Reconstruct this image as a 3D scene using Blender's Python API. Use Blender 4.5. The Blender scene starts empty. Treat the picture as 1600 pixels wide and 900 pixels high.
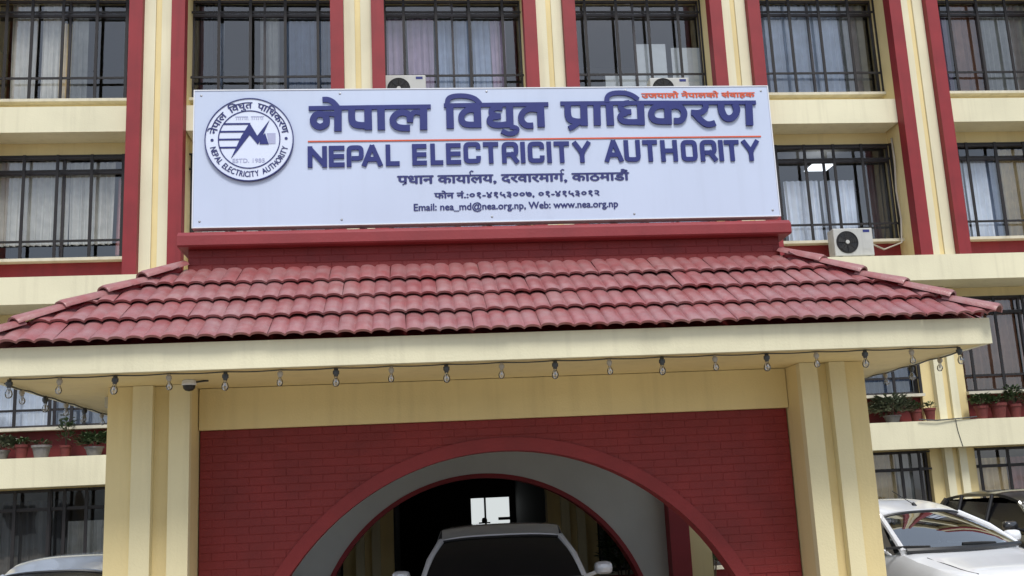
import bpy, bmesh, math, random
from mathutils import Vector, Matrix
random.seed(7)
PI = math.pi
scene = bpy.context.scene
C = scene.collection

# ------------------------------------------------------------------ camera
cam = bpy.data.cameras.new('camera')
camo = bpy.data.objects.new('camera', cam)
C.objects.link(camo)
scene.camera = camo
R_ = Vector((0.99473163, -0.09150119, -0.04622237))
U_ = Vector((0.02679199, -0.20317249, 0.97877634))
F_ = Vector((0.09895031, 0.97485818, 0.1996506))
m = Matrix((R_, U_, -F_)).transposed().to_4x4()
m.translation = Vector((-0.8509, -10.0, 1.9))
camo.matrix_world = m
cam.sensor_width = 36
cam.lens = 36 * 1628.67 / 1600
cam.clip_start = 0.1
cam.clip_end = 3000

# ------------------------------------------------------------------ light
SUN_EL, SUN_AZ = 56, 174          # degrees; azimuth clockwise from +Y
world = bpy.data.worlds.new('World')
scene.world = world
world.use_nodes = True
nt = world.node_tree
bg = nt.nodes['Background']
sky = nt.nodes.new('ShaderNodeTexSky')
sky.sky_type = 'NISHITA'
sky.sun_disc = False
sky.sun_elevation = math.radians(SUN_EL)
sky.sun_rotation = math.radians(SUN_AZ)
sky.altitude = 1300
sky.air_density = 1.0
sky.dust_density = 7.0
sky.ozone_density = 1.0
hz = nt.nodes.new('ShaderNodeMix')          # thin high haze over the clear sky
hz.data_type = 'RGBA'
hz.inputs['Factor'].default_value = 0.55
hz.inputs['B'].default_value = (4.6, 5.3, 6.2, 1)
nt.links.new(sky.outputs[0], hz.inputs['A'])
nt.links.new(hz.outputs['Result'], bg.inputs[0])
bg.inputs[1].default_value = 0.14
sl = bpy.data.lights.new('sun', 'SUN')
sl.energy = 2.2
sl.angle = math.radians(16)
sl.color = (1.0, 0.97, 0.93)
so = bpy.data.objects.new('sun', sl)
C.objects.link(so)
a, e = math.radians(SUN_AZ), math.radians(SUN_EL)
sd = Vector((math.sin(a) * math.cos(e), math.cos(a) * math.cos(e), math.sin(e)))
so.rotation_euler = sd.to_track_quat('Z', 'Y').to_euler()
so.location = (0, -20, 30)
scene.view_settings.view_transform = 'Standard'
scene.view_settings.look = 'None'
scene.view_settings.exposure = 0.25
scene.view_settings.gamma = 1.0
scene.cycles.max_bounces = 8
scene.cycles.diffuse_bounces = 5
scene.cycles.transparent_max_bounces = 12

# ------------------------------------------------------------------ materials
def mat(name, col, rough=0.6, var=0.08, scale=3.0, bump=0.0, bscale=40.0, metal=0.0, spec=0.5, coat=0.0,
        streak=0.0, dust=None, dustf=0.4, dscale=1.5, orand=0.0):
    M = bpy.data.materials.new(name)
    M.use_nodes = True
    n = M.node_tree.nodes
    l = M.node_tree.links
    b = n['Principled BSDF']
    b.inputs['Roughness'].default_value = rough
    b.inputs['Metallic'].default_value = metal
    b.inputs['Specular IOR Level'].default_value = spec
    b.inputs['Coat Weight'].default_value = coat
    b.inputs['Coat Roughness'].default_value = 0.05
    tc = n.new('ShaderNodeTexCoord')
    geo = n.new('ShaderNodeNewGeometry')
    pos = geo.outputs['Position']
    nz = n.new('ShaderNodeTexNoise')
    nz.inputs['Scale'].default_value = scale
    nz.inputs['Detail'].default_value = 6
    l.new(pos, nz.inputs['Vector'])
    mr = n.new('ShaderNodeMapRange')
    mr.inputs['From Min'].default_value = 0.3
    mr.inputs['From Max'].default_value = 0.7
    mr.inputs['To Min'].default_value = 1 - var
    mr.inputs['To Max'].default_value = 1 + var
    l.new(nz.outputs['Fac'], mr.inputs['Value'])
    mx = n.new('ShaderNodeMix')
    mx.data_type = 'RGBA'
    mx.blend_type = 'MULTIPLY'
    mx.inputs['Factor'].default_value = 1
    mx.inputs['A'].default_value = (*col, 1)
    l.new(mr.outputs['Result'], mx.inputs['B'])
    out = mx.outputs['Result']
    if orand > 0:           # each piece fired or painted a little differently
        oi = n.new('ShaderNodeObjectInfo')
        ro = n.new('ShaderNodeMapRange')
        ro.inputs['To Min'].default_value = 1 - orand
        ro.inputs['To Max'].default_value = 1 + orand
        l.new(oi.outputs['Random'], ro.inputs['Value'])
        mo = n.new('ShaderNodeMix')
        mo.data_type = 'RGBA'
        mo.blend_type = 'MULTIPLY'
        mo.inputs['Factor'].default_value = 1
        l.new(out, mo.inputs['A'])
        l.new(ro.outputs['Result'], mo.inputs['B'])
        out = mo.outputs['Result']
    if streak > 0:
        mp = n.new('ShaderNodeMapping')
        mp.inputs['Scale'].default_value = (9, 9, 0.5)
        l.new(pos, mp.inputs['Vector'])
        n2 = n.new('ShaderNodeTexNoise')
        n2.inputs['Scale'].default_value = 1.0
        n2.inputs['Detail'].default_value = 5
        l.new(mp.outputs[0], n2.inputs['Vector'])
        r2 = n.new('ShaderNodeMapRange')
        r2.inputs['From Min'].default_value = 0.52
        r2.inputs['From Max'].default_value = 0.75
        r2.inputs['To Min'].default_value = 0
        r2.inputs['To Max'].default_value = streak
        l.new(n2.outputs['Fac'], r2.inputs['Value'])
        m2 = n.new('ShaderNodeMix')
        m2.data_type = 'RGBA'
        l.new(r2.outputs['Result'], m2.inputs['Factor'])
        l.new(out, m2.inputs['A'])
        m2.inputs['B'].default_value = (col[0] * 0.45, col[1] * 0.42, col[2] * 0.4, 1)
        out = m2.outputs['Result']
    if dust:
        n3 = n.new('ShaderNodeTexNoise')
        n3.inputs['Scale'].default_value = dscale
        n3.inputs['Detail'].default_value = 8
        n3.inputs['Roughness'].default_value = 0.65
        l.new(pos, n3.inputs['Vector'])
        r3 = n.new('ShaderNodeMapRange')
        r3.inputs['From Min'].default_value = 0.4
        r3.inputs['From Max'].default_value = 0.65
        r3.inputs['To Min'].default_value = dustf * 0.4
        r3.inputs['To Max'].default_value = dustf
        l.new(n3.outputs['Fac'], r3.inputs['Value'])
        m3 = n.new('ShaderNodeMix')
        m3.data_type = 'RGBA'
        l.new(r3.outputs['Result'], m3.inputs['Factor'])
        l.new(out, m3.inputs['A'])
        m3.inputs['B'].default_value = (*dust, 1)
        out = m3.outputs['Result']
    l.new(out, b.inputs['Base Color'])
    if bump > 0:
        n4 = n.new('ShaderNodeTexNoise')
        n4.inputs['Scale'].default_value = bscale
        n4.inputs['Detail'].default_value = 6
        l.new(pos, n4.inputs['Vector'])
        bp = n.new('ShaderNodeBump')
        bp.inputs['Strength'].default_value = bump
        bp.inputs['Distance'].default_value = 0.01
        l.new(n4.outputs['Fac'], bp.inputs['Height'])
        l.new(bp.outputs[0], b.inputs['Normal'])
    return M

def glass(name, tint, refl=0.14, fk=1.0, rough=0.02):
    """flat pane: mostly see-through with a mirror coat"""
    M = bpy.data.materials.new(name)
    M.use_nodes = True
    n = M.node_tree.nodes
    l = M.node_tree.links
    n.remove(n['Principled BSDF'])
    o = n['Material Output']
    t = n.new('ShaderNodeBsdfTransparent')
    t.inputs[0].default_value = (*tint, 1)
    g = n.new('ShaderNodeBsdfGlossy')
    g.inputs['Roughness'].default_value = rough
    g.inputs[0].default_value = (1, 1, 1, 1)
    f = n.new('ShaderNodeFresnel')
    f.inputs['IOR'].default_value = 1.5
    ad = n.new('ShaderNodeMath')
    ad.operation = 'ADD'
    ad.use_clamp = True
    ad.inputs[1].default_value = refl
    fm = n.new('ShaderNodeMath')
    fm.operation = 'MULTIPLY'
    fm.inputs[1].default_value = fk
    l.new(f.outputs[0], fm.inputs[0])
    l.new(fm.outputs[0], ad.inputs[0])
    mx = n.new('ShaderNodeMixShader')
    l.new(ad.outputs[0], mx.inputs[0])
    l.new(t.outputs[0], mx.inputs[1])
    l.new(g.outputs[0], mx.inputs[2])
    # light waviness so that the reflections are not perfect
    geo = n.new('ShaderNodeNewGeometry')
    nz = n.new('ShaderNodeTexNoise')
    nz.inputs['Scale'].default_value = 1.3
    l.new(geo.outputs['Position'], nz.inputs['Vector'])
    bp = n.new('ShaderNodeBump')
    bp.inputs['Strength'].default_value = 0.06
    bp.inputs['Distance'].default_value = 0.05
    l.new(nz.outputs['Fac'], bp.inputs['Height'])
    l.new(bp.outputs[0], g.inputs['Normal'])
    l.new(mx.outputs[0], o.inputs[0])
    return M

def emit(name, col, s):
    M = bpy.data.materials.new(name)
    M.use_nodes = True
    b = M.node_tree.nodes['Principled BSDF']
    b.inputs['Base Color'].default_value = (*col, 1)
    b.inputs['Emission Color'].default_value = (*col, 1)
    b.inputs['Emission Strength'].default_value = s
    return M

CREAM = mat('cream_shade_tone', (0.73, 0.60, 0.305), 0.65, 0.08, 0.9, 0.25, 50, streak=0.15)  # golden warmth of shaded recesses and soffits is painted into this cream
CREAML = mat('cream_lit_tone', (0.72, 0.675, 0.475), 0.65, 0.08, 0.8, 0.25, 45, streak=0.17)  # same cream, coloured paler for fronts that catch the light
CREAMR = mat('cream_rib_tone', (0.73, 0.65, 0.40), 0.65, 0.07, 1.0, 0.25, 45, streak=0.15)  # same cream, toned between the lit and shaded versions
RED = mat('red_paint', (0.24, 0.015, 0.020), 0.6, 0.12, 2.0, 0.2, 50, streak=0.25)
REDB = mat('red_brick_paint', (0.195, 0.013, 0.0125), 0.6, 0.16, 2.5, 0.4, 60)
REDC = mat('red_coping_paint', (0.25, 0.028, 0.032), 0.45, 0.10, 3.0, 0.2, 50, streak=0.15)
TILE = mat('red_tile_glaze', (0.27, 0.040, 0.042), 0.30, 0.14, 6.0, 0.25, 80, dust=(0.36, 0.22, 0.22), dustf=0.72, dscale=4, orand=0.07)
TILED = mat('red_tile_worn', (0.27, 0.045, 0.045), 0.34, 0.16, 6.0, 0.3, 80, dust=(0.37, 0.23, 0.225), dustf=0.72, dscale=5, orand=0.07)
REDR = mat('red_arch_paint', (0.215, 0.015, 0.016), 0.6, 0.12, 2.5, 0.3, 40)
MORTAR = mat('painted_mortar', (0.190, 0.0127, 0.0122), 0.7, 0.16, 2.5)
PLASTER = mat('grey_plaster', (0.52, 0.515, 0.48), 0.8, 0.07, 1.5, 0.15, 30)
GRILLE = mat('dark_iron_paint', (0.010, 0.008, 0.009), 0.6, 0.2, 9)
FRAMEM = mat('dark_window_frame', (0.035, 0.03, 0.032), 0.4, 0.15, 6)
SILL = mat('pale_sill_stone', (0.60, 0.56, 0.44), 0.7, 0.1, 4, 0.2, 40, streak=0.3)
PANE = glass('window_glass', (0.92, 0.93, 0.94), 0.075)
ROOM = mat('room_wall', (0.22, 0.21, 0.19), 0.8, 0.05, 1)
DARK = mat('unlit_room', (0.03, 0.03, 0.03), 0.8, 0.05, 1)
SIGN = mat('sign_face', (0.54, 0.61, 0.765), 0.35, 0.035, 0.8, 0.05, 5, streak=0.06)
SIGNE = mat('sign_edge', (0.72, 0.74, 0.78), 0.4, 0.05, 3)
BLUE = mat('blue_letter', (0.014, 0.021, 0.155), 0.4, 0.08, 6)
BLUED = mat('dark_blue_print', (0.025, 0.03, 0.15), 0.4, 0.05, 6)
REDT = mat('red_print', (0.62, 0.10, 0.04), 0.4, 0.08, 6)
EMB = mat('emblem_face', (0.68, 0.74, 0.88), 0.35, 0.02, 3)
EMG = mat('emblem_grey', (0.40, 0.42, 0.60), 0.4, 0.02, 3)
BLACK = mat('black_plastic', (0.015, 0.015, 0.016), 0.4, 0.1, 9)
ACW = mat('ac_white', (0.47, 0.47, 0.44), 0.45, 0.06, 5, streak=0.2)
CLEAR = glass('bulb_glass', (0.93, 0.93, 0.93), 0.12)
SOCK = mat('socket_plastic', (0.05, 0.055, 0.06), 0.35, 0.1, 8)
SOCKL = mat('socket_pale', (0.38, 0.34, 0.28), 0.4, 0.1, 8)
METAL = mat('grey_metal', (0.35, 0.35, 0.36), 0.35, 0.05, 8, metal=0.8)
TERRA = mat('terracotta', (0.14, 0.026, 0.022), 0.75, 0.2, 12, 0.3, 60)
POTG = mat('grey_pot', (0.18, 0.17, 0.16), 0.75, 0.2, 12, 0.3, 60)
LEAF = mat('leaf', (0.05, 0.085, 0.03), 0.5, 0.35, 8)
LEAFG = mat('grey_leaf', (0.10, 0.12, 0.07), 0.55, 0.35, 8)
STEM = mat('stem', (0.10, 0.07, 0.04), 0.8, 0.2, 8)
GROUND = mat('yard_concrete', (0.32, 0.29, 0.24), 0.9, 0.15, 0.7, 0.4, 60)
PAVE = mat('paving', (0.36, 0.31, 0.24), 0.85, 0.15, 1.5, 0.3, 40)
CW = mat('white_car_paint', (0.80, 0.82, 0.85), 0.3, 0.015, 1, coat=1)
CS = mat('silver_car_paint', (0.50, 0.51, 0.53), 0.3, 0.03, 2, metal=0.1, coat=1)
CB = mat('blue_silver_car_paint', (0.50, 0.57, 0.68), 0.28, 0.03, 2, metal=0.35, coat=1)
CK = mat('black_car_paint', (0.02, 0.021, 0.024), 0.3, 0.03, 2, coat=1)
CARG = glass('car_glass', (0.40, 0.46, 0.48), 0.27)
CARD = mat('tinted_car_glass', (0.006, 0.006, 0.007), 0.18, 0.1, 4, spec=0.25)
DADO = mat('shaded_red_dado', (0.13, 0.011, 0.011), 0.7, 0.15, 4, 0.2, 40)  # red deepened in colour for the shadow of the ledge above
RUB = mat('rubber', (0.02, 0.02, 0.02), 0.8, 0.1, 8)
RIM = mat('alloy', (0.5, 0.5, 0.5), 0.3, 0.03, 8, metal=0.9)
LAMP = mat('headlight_lens', (0.6, 0.62, 0.65), 0.12, 0.05, 9, coat=1)
SEAT = mat('car_seat', (0.035, 0.035, 0.035), 0.8, 0.1, 5)
CUR = {
    'white': mat('white_curtain', (0.60, 0.66, 0.75), 0.85, 0.12, 4),
    'grey': mat('grey_curtain', (0.48, 0.48, 0.44), 0.85, 0.12, 6),
    'tan': mat('tan_curtain', (0.75, 0.62, 0.38), 0.85, 0.12, 6),
    'lav': mat('lavender_curtain', (0.30, 0.24, 0.34), 0.85, 0.12, 5),
    'pink': mat('pink_curtain', (0.34, 0.16, 0.16), 0.85, 0.12, 5),
    'brown': mat('brown_curtain', (0.40, 0.22, 0.14), 0.85, 0.15, 5),
    'blue': mat('blue_curtain', (0.23, 0.29, 0.40), 0.85, 0.12, 5),
    'paper': mat('white_paper', (0.40, 0.44, 0.46), 0.8, 0.05, 8),
    'dark': mat('dark_curtain', (0.05, 0.05, 0.05), 0.85, 0.12, 5),
}

# ------------------------------------------------------------------ mesh helpers
class MB:
    def __init__(s):
        s.v, s.f = [], []
    def quad(s, *p):
        i = len(s.v)
        s.v += [tuple(q) for q in p]
        s.f.append(tuple(range(i, i + len(p))))
        return s
    def box(s, x0, x1, y0, y1, z0, z1):
        i = len(s.v)
        s.v += [(x0, y0, z0), (x1, y0, z0), (x1, y1, z0), (x0, y1, z0), (x0, y0, z1), (x1, y0, z1), (x1, y1, z1), (x0, y1, z1)]
        for f in ((0, 3, 2, 1), (4, 5, 6, 7), (0, 1, 5, 4), (1, 2, 6, 5), (2, 3, 7, 6), (3, 0, 4, 7)):
            s.f.append(tuple(i + k for k in f))
        return s
    def tube(s, pts, r, n=8, cap=True):
        pts = [Vector(p) for p in pts]
        rs = r if isinstance(r, (list, tuple)) else [r] * len(pts)
        i0 = len(s.v)
        up = None
        for k, p in enumerate(pts):
            t = (pts[min(k + 1, len(pts) - 1)] - pts[max(k - 1, 0)]).normalized()
            if up is None:
                up = Vector((0, 0, 1)) if abs(t.z) < 0.9 else Vector((1, 0, 0))
            a_ = t.cross(up).normalized()
            b_ = a_.cross(t).normalized()
            up = b_
            for j in range(n):
                th = 2 * PI * j / n
                s.v.append(tuple(p + (a_ * math.cos(th) + b_ * math.sin(th)) * rs[k]))
        for k in range(len(pts) - 1):
            for j in range(n):
                q = i0 + k * n
                s.f.append((q + j, q + (j + 1) % n, q + n + (j + 1) % n, q + n + j))
        if cap:
            s.f.append(tuple(i0 + j for j in reversed(range(n))))
            s.f.append(tuple(i0 + (len(pts) - 1) * n + j for j in range(n)))
        return s
    def lathe(s, prof, c, n=20, axis='Z'):
        i0 = len(s.v)
        for (r, h) in prof:
            for j in range(n):
                th = 2 * PI * j / n
                if axis == 'Z':
                    s.v.append((c[0] + r * math.cos(th), c[1] + r * math.sin(th), c[2] + h))
                elif axis == 'Y':
                    s.v.append((c[0] + r * math.cos(th), c[1] + h, c[2] + r * math.sin(th)))
                else:
                    s.v.append((c[0] + h, c[1] + r * math.cos(th), c[2] + r * math.sin(th)))
        for k in range(len(prof) - 1):
            for j in range(n):
                q = i0 + k * n
                s.f.append((q + j, q + (j + 1) % n, q + n + (j + 1) % n, q + n + j))
        return s
    def prism(s, poly, y0, y1):
        """polygon in x,z between depth y0 (front) and y1"""
        n = len(poly)
        i = len(s.v)
        s.v += [(x, y0, z) for x, z in poly] + [(x, y1, z) for x, z in poly]
        s.f.append(tuple(range(i, i + n)))
        s.f.append(tuple(reversed(range(i + n, i + 2 * n))))
        for k in range(n):
            s.f.append((i + k, i + n + k, i + n + (k + 1) % n, i + (k + 1) % n))
        return s
    def strip(s, pts, w, y0, y1):
        """a thick mitred line in x,z, raised from y1 to y0"""
        closed = pts[0] == pts[-1]
        P = [Vector((p[0], p[1])) for p in (pts[:-1] if closed else pts)]
        n = len(P)
        Lf, Rt = [], []
        for k in range(n):
            a_ = P[k - 1] if (k > 0 or closed) else None
            b_ = P[(k + 1) % n] if (k < n - 1 or closed) else None
            d1 = (P[k] - a_).normalized() if a_ is not None else None
            d2 = (b_ - P[k]).normalized() if b_ is not None else None
            if d1 is None: d1 = d2
            if d2 is None: d2 = d1
            n1 = Vector((-d1.y, d1.x)); n2 = Vector((-d2.y, d2.x))
            mm = (n1 + n2)
            mm = mm.normalized() if mm.length > 1e-4 else n1
            k_ = w / 2 / max(0.55, mm.dot(n1))
            Lf.append(P[k] + mm * k_); Rt.append(P[k] - mm * k_)
        i = len(s.v)
        for k in range(n):
            for q in (Lf[k], Rt[k]):
                s.v.append((q.x, y0, q.y))
        for k in range(n):
            for q in (Lf[k], Rt[k]):
                s.v.append((q.x, y1, q.y))
        m_ = n if closed else n - 1
        for k in range(m_):
            a0, a1 = i + 2 * k, i + 2 * ((k + 1) % n)
            b0, b1 = a0 + 2 * n, a1 + 2 * n
            s.f += [(a0, a1, a1 + 1, a0 + 1), (a0, b0, b1, a1), (a0 + 1, a1 + 1, b1 + 1, b0 + 1)]
        if not closed:
            s.f.append((i, i + 1, i + 2 * n + 1, i + 2 * n))
            j = i + 2 * (n - 1)
            s.f.append((j, j + 2 * n, j + 2 * n + 1, j + 1))
        return s
    def mesh(s, name, material, smooth=False, recalc=True, off=(0, 0, 0)):
        me = bpy.data.meshes.new(name)
        ox, oy, oz = off
        me.from_pydata([(x - ox, y - oy, z - oz) for x, y, z in s.v], [], s.f)
        if recalc:
            bm = bmesh.new(); bm.from_mesh(me)
            bmesh.ops.recalc_face_normals(bm, faces=bm.faces)
            bm.to_mesh(me); bm.free()
        if smooth:
            me.polygons.foreach_set('use_smooth', [True] * len(me.polygons))
            me.set_sharp_from_angle(angle=math.radians(40))
        me.materials.append(material)
        me.update()
        return me

def wl(o):
    p = Vector((0, 0, 0))
    while o is not None:
        p += o.location
        o = o.parent
    return p
def tag(o, label=None, cat=None, group=None, kind=None):
    if label: o['label'] = label
    if cat: o['category'] = cat
    if group: o['group'] = group
    if kind: o['kind'] = kind
    return o
def thing(name, label, cat, loc=(0, 0, 0), group=None, kind=None):
    o = bpy.data.objects.new(name, None)
    o.empty_display_size = 0.2
    C.objects.link(o)
    o.location = loc
    return tag(o, label, cat, group, kind)
def part(name, mb, material, parent=None, smooth=False, label=None, kind=None, loc=None):
    """vertices are in place coordinates; the object keeps its parent's base as origin"""
    off = wl(parent) if parent is not None else Vector((0, 0, 0))
    if loc is not None:
        off = Vector(loc)
    o = bpy.data.objects.new(name, mb.mesh(name, material, smooth, off=off))
    C.objects.link(o)
    if parent is not None:
        o.parent = parent
        if loc is not None: o.location = Vector(loc) - wl(parent)
    elif loc is not None:
        o.location = loc
    return tag(o, label, None, None, kind)
def inst(name, me, parent, loc, rot=None, scale=None):
    o = bpy.data.objects.new(name, me)
    C.objects.link(o)
    o.parent = parent
    o.location = loc
    if rot: o.rotation_euler = rot
    if scale: o.scale = scale
    return o
def copy_tree(o, parent=None):
    c = o.copy()
    C.objects.link(c)
    c.parent = parent
    for ch in list(o.children):
        copy_tree(ch, c)
    return c

def text_mesh(txt, bold=0.0, kern=None):
    """outline of a text as verts (x,z) and faces, unit size"""
    c = bpy.data.curves.new('t', 'FONT')
    c.body = txt
    c.size = 1
    c.offset = bold
    c.resolution_u = 3
    if kern:
        for i, k in kern.items():
            c.body_format[i].kerning = k
    o = bpy.data.objects.new('t', c)
    C.objects.link(o)
    bpy.context.view_layer.update()
    me = o.to_mesh()
    v = [(p.co.x, p.co.y) for p in me.vertices]
    f = [tuple(p.vertices) for p in me.polygons]
    o.to_mesh_clear()
    bpy.data.objects.remove(o)
    bpy.data.curves.remove(c)
    return v, f
def put_text(mb, vf, x0, x1, z0, z1, y, tilt=0.0):
    v, f = vf
    ax, bx = min(p[0] for p in v), max(p[0] for p in v)
    az, bz = min(p[1] for p in v), max(p[1] for p in v)
    i = len(mb.v)
    for p in v:
        u = (p[0] - ax) / (bx - ax)
        mb.v.append((x0 + u * (x1 - x0), y, z0 + (p[1] - az) / (bz - az) * (z1 - z0) + u * tilt))
    mb.f += [tuple(i + k for k in q) for q in f]

# ================================================================== GROUND
g = MB()
g.quad((-400, -400, 0), (400, -400, 0), (400, 400, 0), (-400, 400, 0))
part('ground', g, GROUND, kind='structure')
g = MB()
g.quad((-3.9, -4.0, 0.004), (3.9, -4.0, 0.004), (3.9, 8.6, 0.004), (-3.9, 8.6, 0.004))
part('driveway', g, PAVE, kind='structure')
g = MB()
g.box(-14, -4.6, 7.6, 8.7, -0.05, 0.13)
g.box(4.6, 15, 7.6, 8.7, -0.05, 0.13)
part('pavement', g, PAVE, kind='structure')

# ================================================================== OFFICE BUILDING
B = thing('office_building', 'cream three storey office building with red fins between its barred windows, behind the tiled porch', 'building')
COLX = [-9.078, -5.380, -1.682, 2.015, 5.713, 9.411, 13.109]
T3, T2, T1, T0 = 9.386, 6.19, 3.0, 0.0      # top of the ledge in front of each storey
YW = 9.45                                    # glass plane
GX = [0.56, 1.18, 1.79, 2.40, 3.02]

# --- red and cream fins on the two upper storeys
fin = {}
for i, cx in enumerate(COLX):
    c = part('column', MB().box(cx - 0.47, cx + 0.47, 8.80, 9.62, 6.12, 12.9), CREAM, B)
    for s_ in (-1, 1):
        part('fin', MB().box(cx + s_ * 0.385 - 0.122, cx + s_ * 0.385 + 0.122, 8.54, 8.798, 6.122, 12.9), RED, c)
        part('rib', MB().box(cx + s_ * 0.157 - 0.103, cx + s_ * 0.157 + 0.103, 8.68 + (0.012 if s_ > 0 else 0), 8.797, 6.123, 12.9), CREAML, c)
    part('groove_strip', MB().box(cx - 0.053, cx + 0.053, 8.725, 8.796, 6.124, 12.9), CREAM, c)
    # lower columns
    for z0, z1 in ((3.003, 5.62), (0.1, 2.497)):
        c = part('column', MB().box(cx - 0.45, cx + 0.45, 9.31, 9.62, z0, z1), CREAM, B)
        for s_ in (-1, 1):
            part('rib', MB().box(cx + s_ * 0.14 - 0.075, cx + s_ * 0.14 + 0.075, 9.17, 9.308, z0 + 0.002, z1 - 0.002), CREAML, c)
        part('groove_strip', MB().box(cx - 0.062, cx + 0.062, 9.24, 9.306, z0 + 0.003, z1 - 0.003), CREAM, c)

# --- ledges (each bay its own piece on the top storeys), slabs and soffit beams
for i in range(6):
    x0, x1 = COLX[i] + 0.51, COLX[i + 1] - 0.51
    part('ledge', MB().box(x0, x1, 8.79, 9.40, 8.89, T3), CREAML, B)
    part('ledge', MB().box(x0, x1, 8.79, 9.40, 12.08, 12.58), CREAML, B)
part('ledge', MB().box(-9.8, 13.8, 8.50, 9.66, 5.63, 6.119), CREAML, B)
part('ledge', MB().box(-9.8, 13.8, 8.79, 9.66, 2.50, 3.0), CREAML, B)
for z in (12.0, 8.80, 5.61, 2.52):
    part('floor_slab', MB().box(-9.8, 13.8, 9.665, 14.0, z, z + 0.22), ROOM, B)
part('back_wall', MB().box(-9.8, 13.8, 13.2, 13.4, 2.75, 12.9).box(-9.8, -1.31, 13.2, 13.4, 0, 2.749).box(1.73, 13.8, 13.2, 13.4, 0, 2.749), ROOM, B)
part('end_wall', MB().box(-9.85, -9.56, 9.64, 13.3, 0, 12.9), CREAM, B)
part('end_wall', MB().box(13.6, 13.85, 9.64, 13.3, 0, 12.9), CREAM, B)

# --- window sets
def curtain_mesh(x0, x1, z0, z1, y, waves, amp, lean=0.0):
    mb = MB()
    n = max(8, int((x1 - x0) / 0.022))
    nz = 4
    ph = random.random() * 6
    for k in range(nz + 1):
        t = k / nz
        for j in range(n + 1):
            u = j / n
            x = x0 + (x1 - x0) * u + 0.012 * math.sin(7 * u * PI + t * 2 + ph) + lean * (1 - t)
            yy = y + amp * (0.6 + 0.4 * (1 - t)) * math.sin(2 * PI * waves * u + 0.8 * math.sin(5 * u + ph) + 0.35 * t)
            mb.v.append((x, yy, z0 + (z1 - z0) * t))
    for k in range(nz):
        for j in range(n):
            q = k * (n + 1) + j
            mb.f.append((q, q + 1, q + n + 2, q + n + 1))
    return mb

def window_set(i, T, verts, cur, Ttop=None, dado=RED, low=False, seed=0):
    """one barred window between column i and i+1 whose ledge top is at T"""
    rnd = random.Random(seed)
    x0, x1 = COLX[i] + 0.44, COLX[i + 1] - 0.44
    if T == T3: dado = CREAM
    if T == T1: dado = DADO
    zs = T + {T3: 0.27, T2: 0.38}.get(T, 0.50)
    zb2, zt = T + 2.12, T + 2.42
    if low: zb2, zt = 2.13, 2.46
    ztop = (T + 2.70) if T > 1 else 2.498
    if T == T1: ztop = 5.628
    # wall pieces under and over the opening
    part('wall', MB().box(x0, x1, 9.402, 9.60, T - 0.02, zs), dado, B)
    part('sill', MB().box(x0, x1, 9.20, 9.50, zs, zs + 0.055), SILL, B)
    part('wall', MB().box(x0, x1, 9.404, 9.63, zt + 0.02, ztop + (0.2 if T > 4 else -0.001)), CREAM, B)
    # window frame = the window's own mesh
    mb = MB()
    f0 = x0 + 0.012; f1 = x1 - 0.012; b0 = zs + 0.057; b1 = zt + 0.018
    w = 0.05
    mb.box(f0, f1, YW - 0.03, YW + 0.03, b0, b0 + w)
    mb.box(f0, f1, YW - 0.03, YW + 0.03, b1 - w, b1)
    mb.box(f0, f0 + w, YW - 0.029, YW + 0.029, b0 + w, b1 - w)
    mb.box(f1 - w, f1, YW - 0.029, YW + 0.029, b0 + w, b1 - w)
    mb.box(f0 + w, f1 - w, YW - 0.028, YW + 0.028, zb2 - 0.03, zb2 + 0.03)
    nb = 2
    xs = [f0 + (f1 - f0) * k / nb for k in range(nb + 1)]
    for k in range(1, nb):
        mb.box(xs[k] - 0.022, xs[k] + 0.022, YW - 0.026, YW + 0.026, b0 + w, zb2 - 0.03)
        mb.box(xs[k] - 0.022, xs[k] + 0.022, YW - 0.026, YW + 0.026, zb2 + 0.03, b1 - w)
    W = part('window', mb, FRAMEM, B)
    for k in range(nb):
        dy = 0.012 * (k % 2)
        tl = rnd.uniform(-0.004, 0.004)
        for (za, zb) in ((b0 + w + 0.001, zb2 - 0.031), (zb2 + 0.031, b1 - w - 0.001)):
            pm = MB().quad((xs[k] + 0.022, YW + dy - tl, za), (xs[k + 1] - 0.022, YW + dy + tl, za), (xs[k + 1] - 0.022, YW + dy + tl * 1.5, zb), (xs[k] + 0.022, YW + dy - tl, zb))
            part('pane', pm, PANE, W)
    for (u0, u1, col, top, bot) in cur:
        xa, xb = f0 + (f1 - f0) * u0, f0 + (f1 - f0) * u1
        za = b0 + (b1 - b0) * bot; zc = b0 + (b1 - b0) * top
        if col == 'paper':
            part('paper_sheet', MB().box(xa, xb, YW + 0.035, YW + 0.04, za, zc), CUR['paper'], W)
        else:
            part('curtain', curtain_mesh(xa, xb, za, zc, 9.555, max(2, (xb - xa) / 0.12), 0.038), CUR[col], W, smooth=True)
    # iron grille in front
    G = part('window_grille', MB().box(x0 + 0.01, x1 - 0.01, 9.285, 9.31, zt - 0.022, zt + 0.012), GRILLE, B)
    for z in (zb2, T + 0.77 if T > 4 else (3.865 if T == T1 else 1.0)):
        part('bar', MB().box(x0 + 0.01, x1 - 0.01, 9.283, 9.305, z - 0.021, z + 0.021), GRILLE, G)
    for gx in verts:
        x = COLX[i] + gx
        part('bar', MB().box(x - 0.027, x + 0.027, 9.258, 9.282, zs + 0.057, zt + 0.010), GRILLE, G)
    return W

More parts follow.
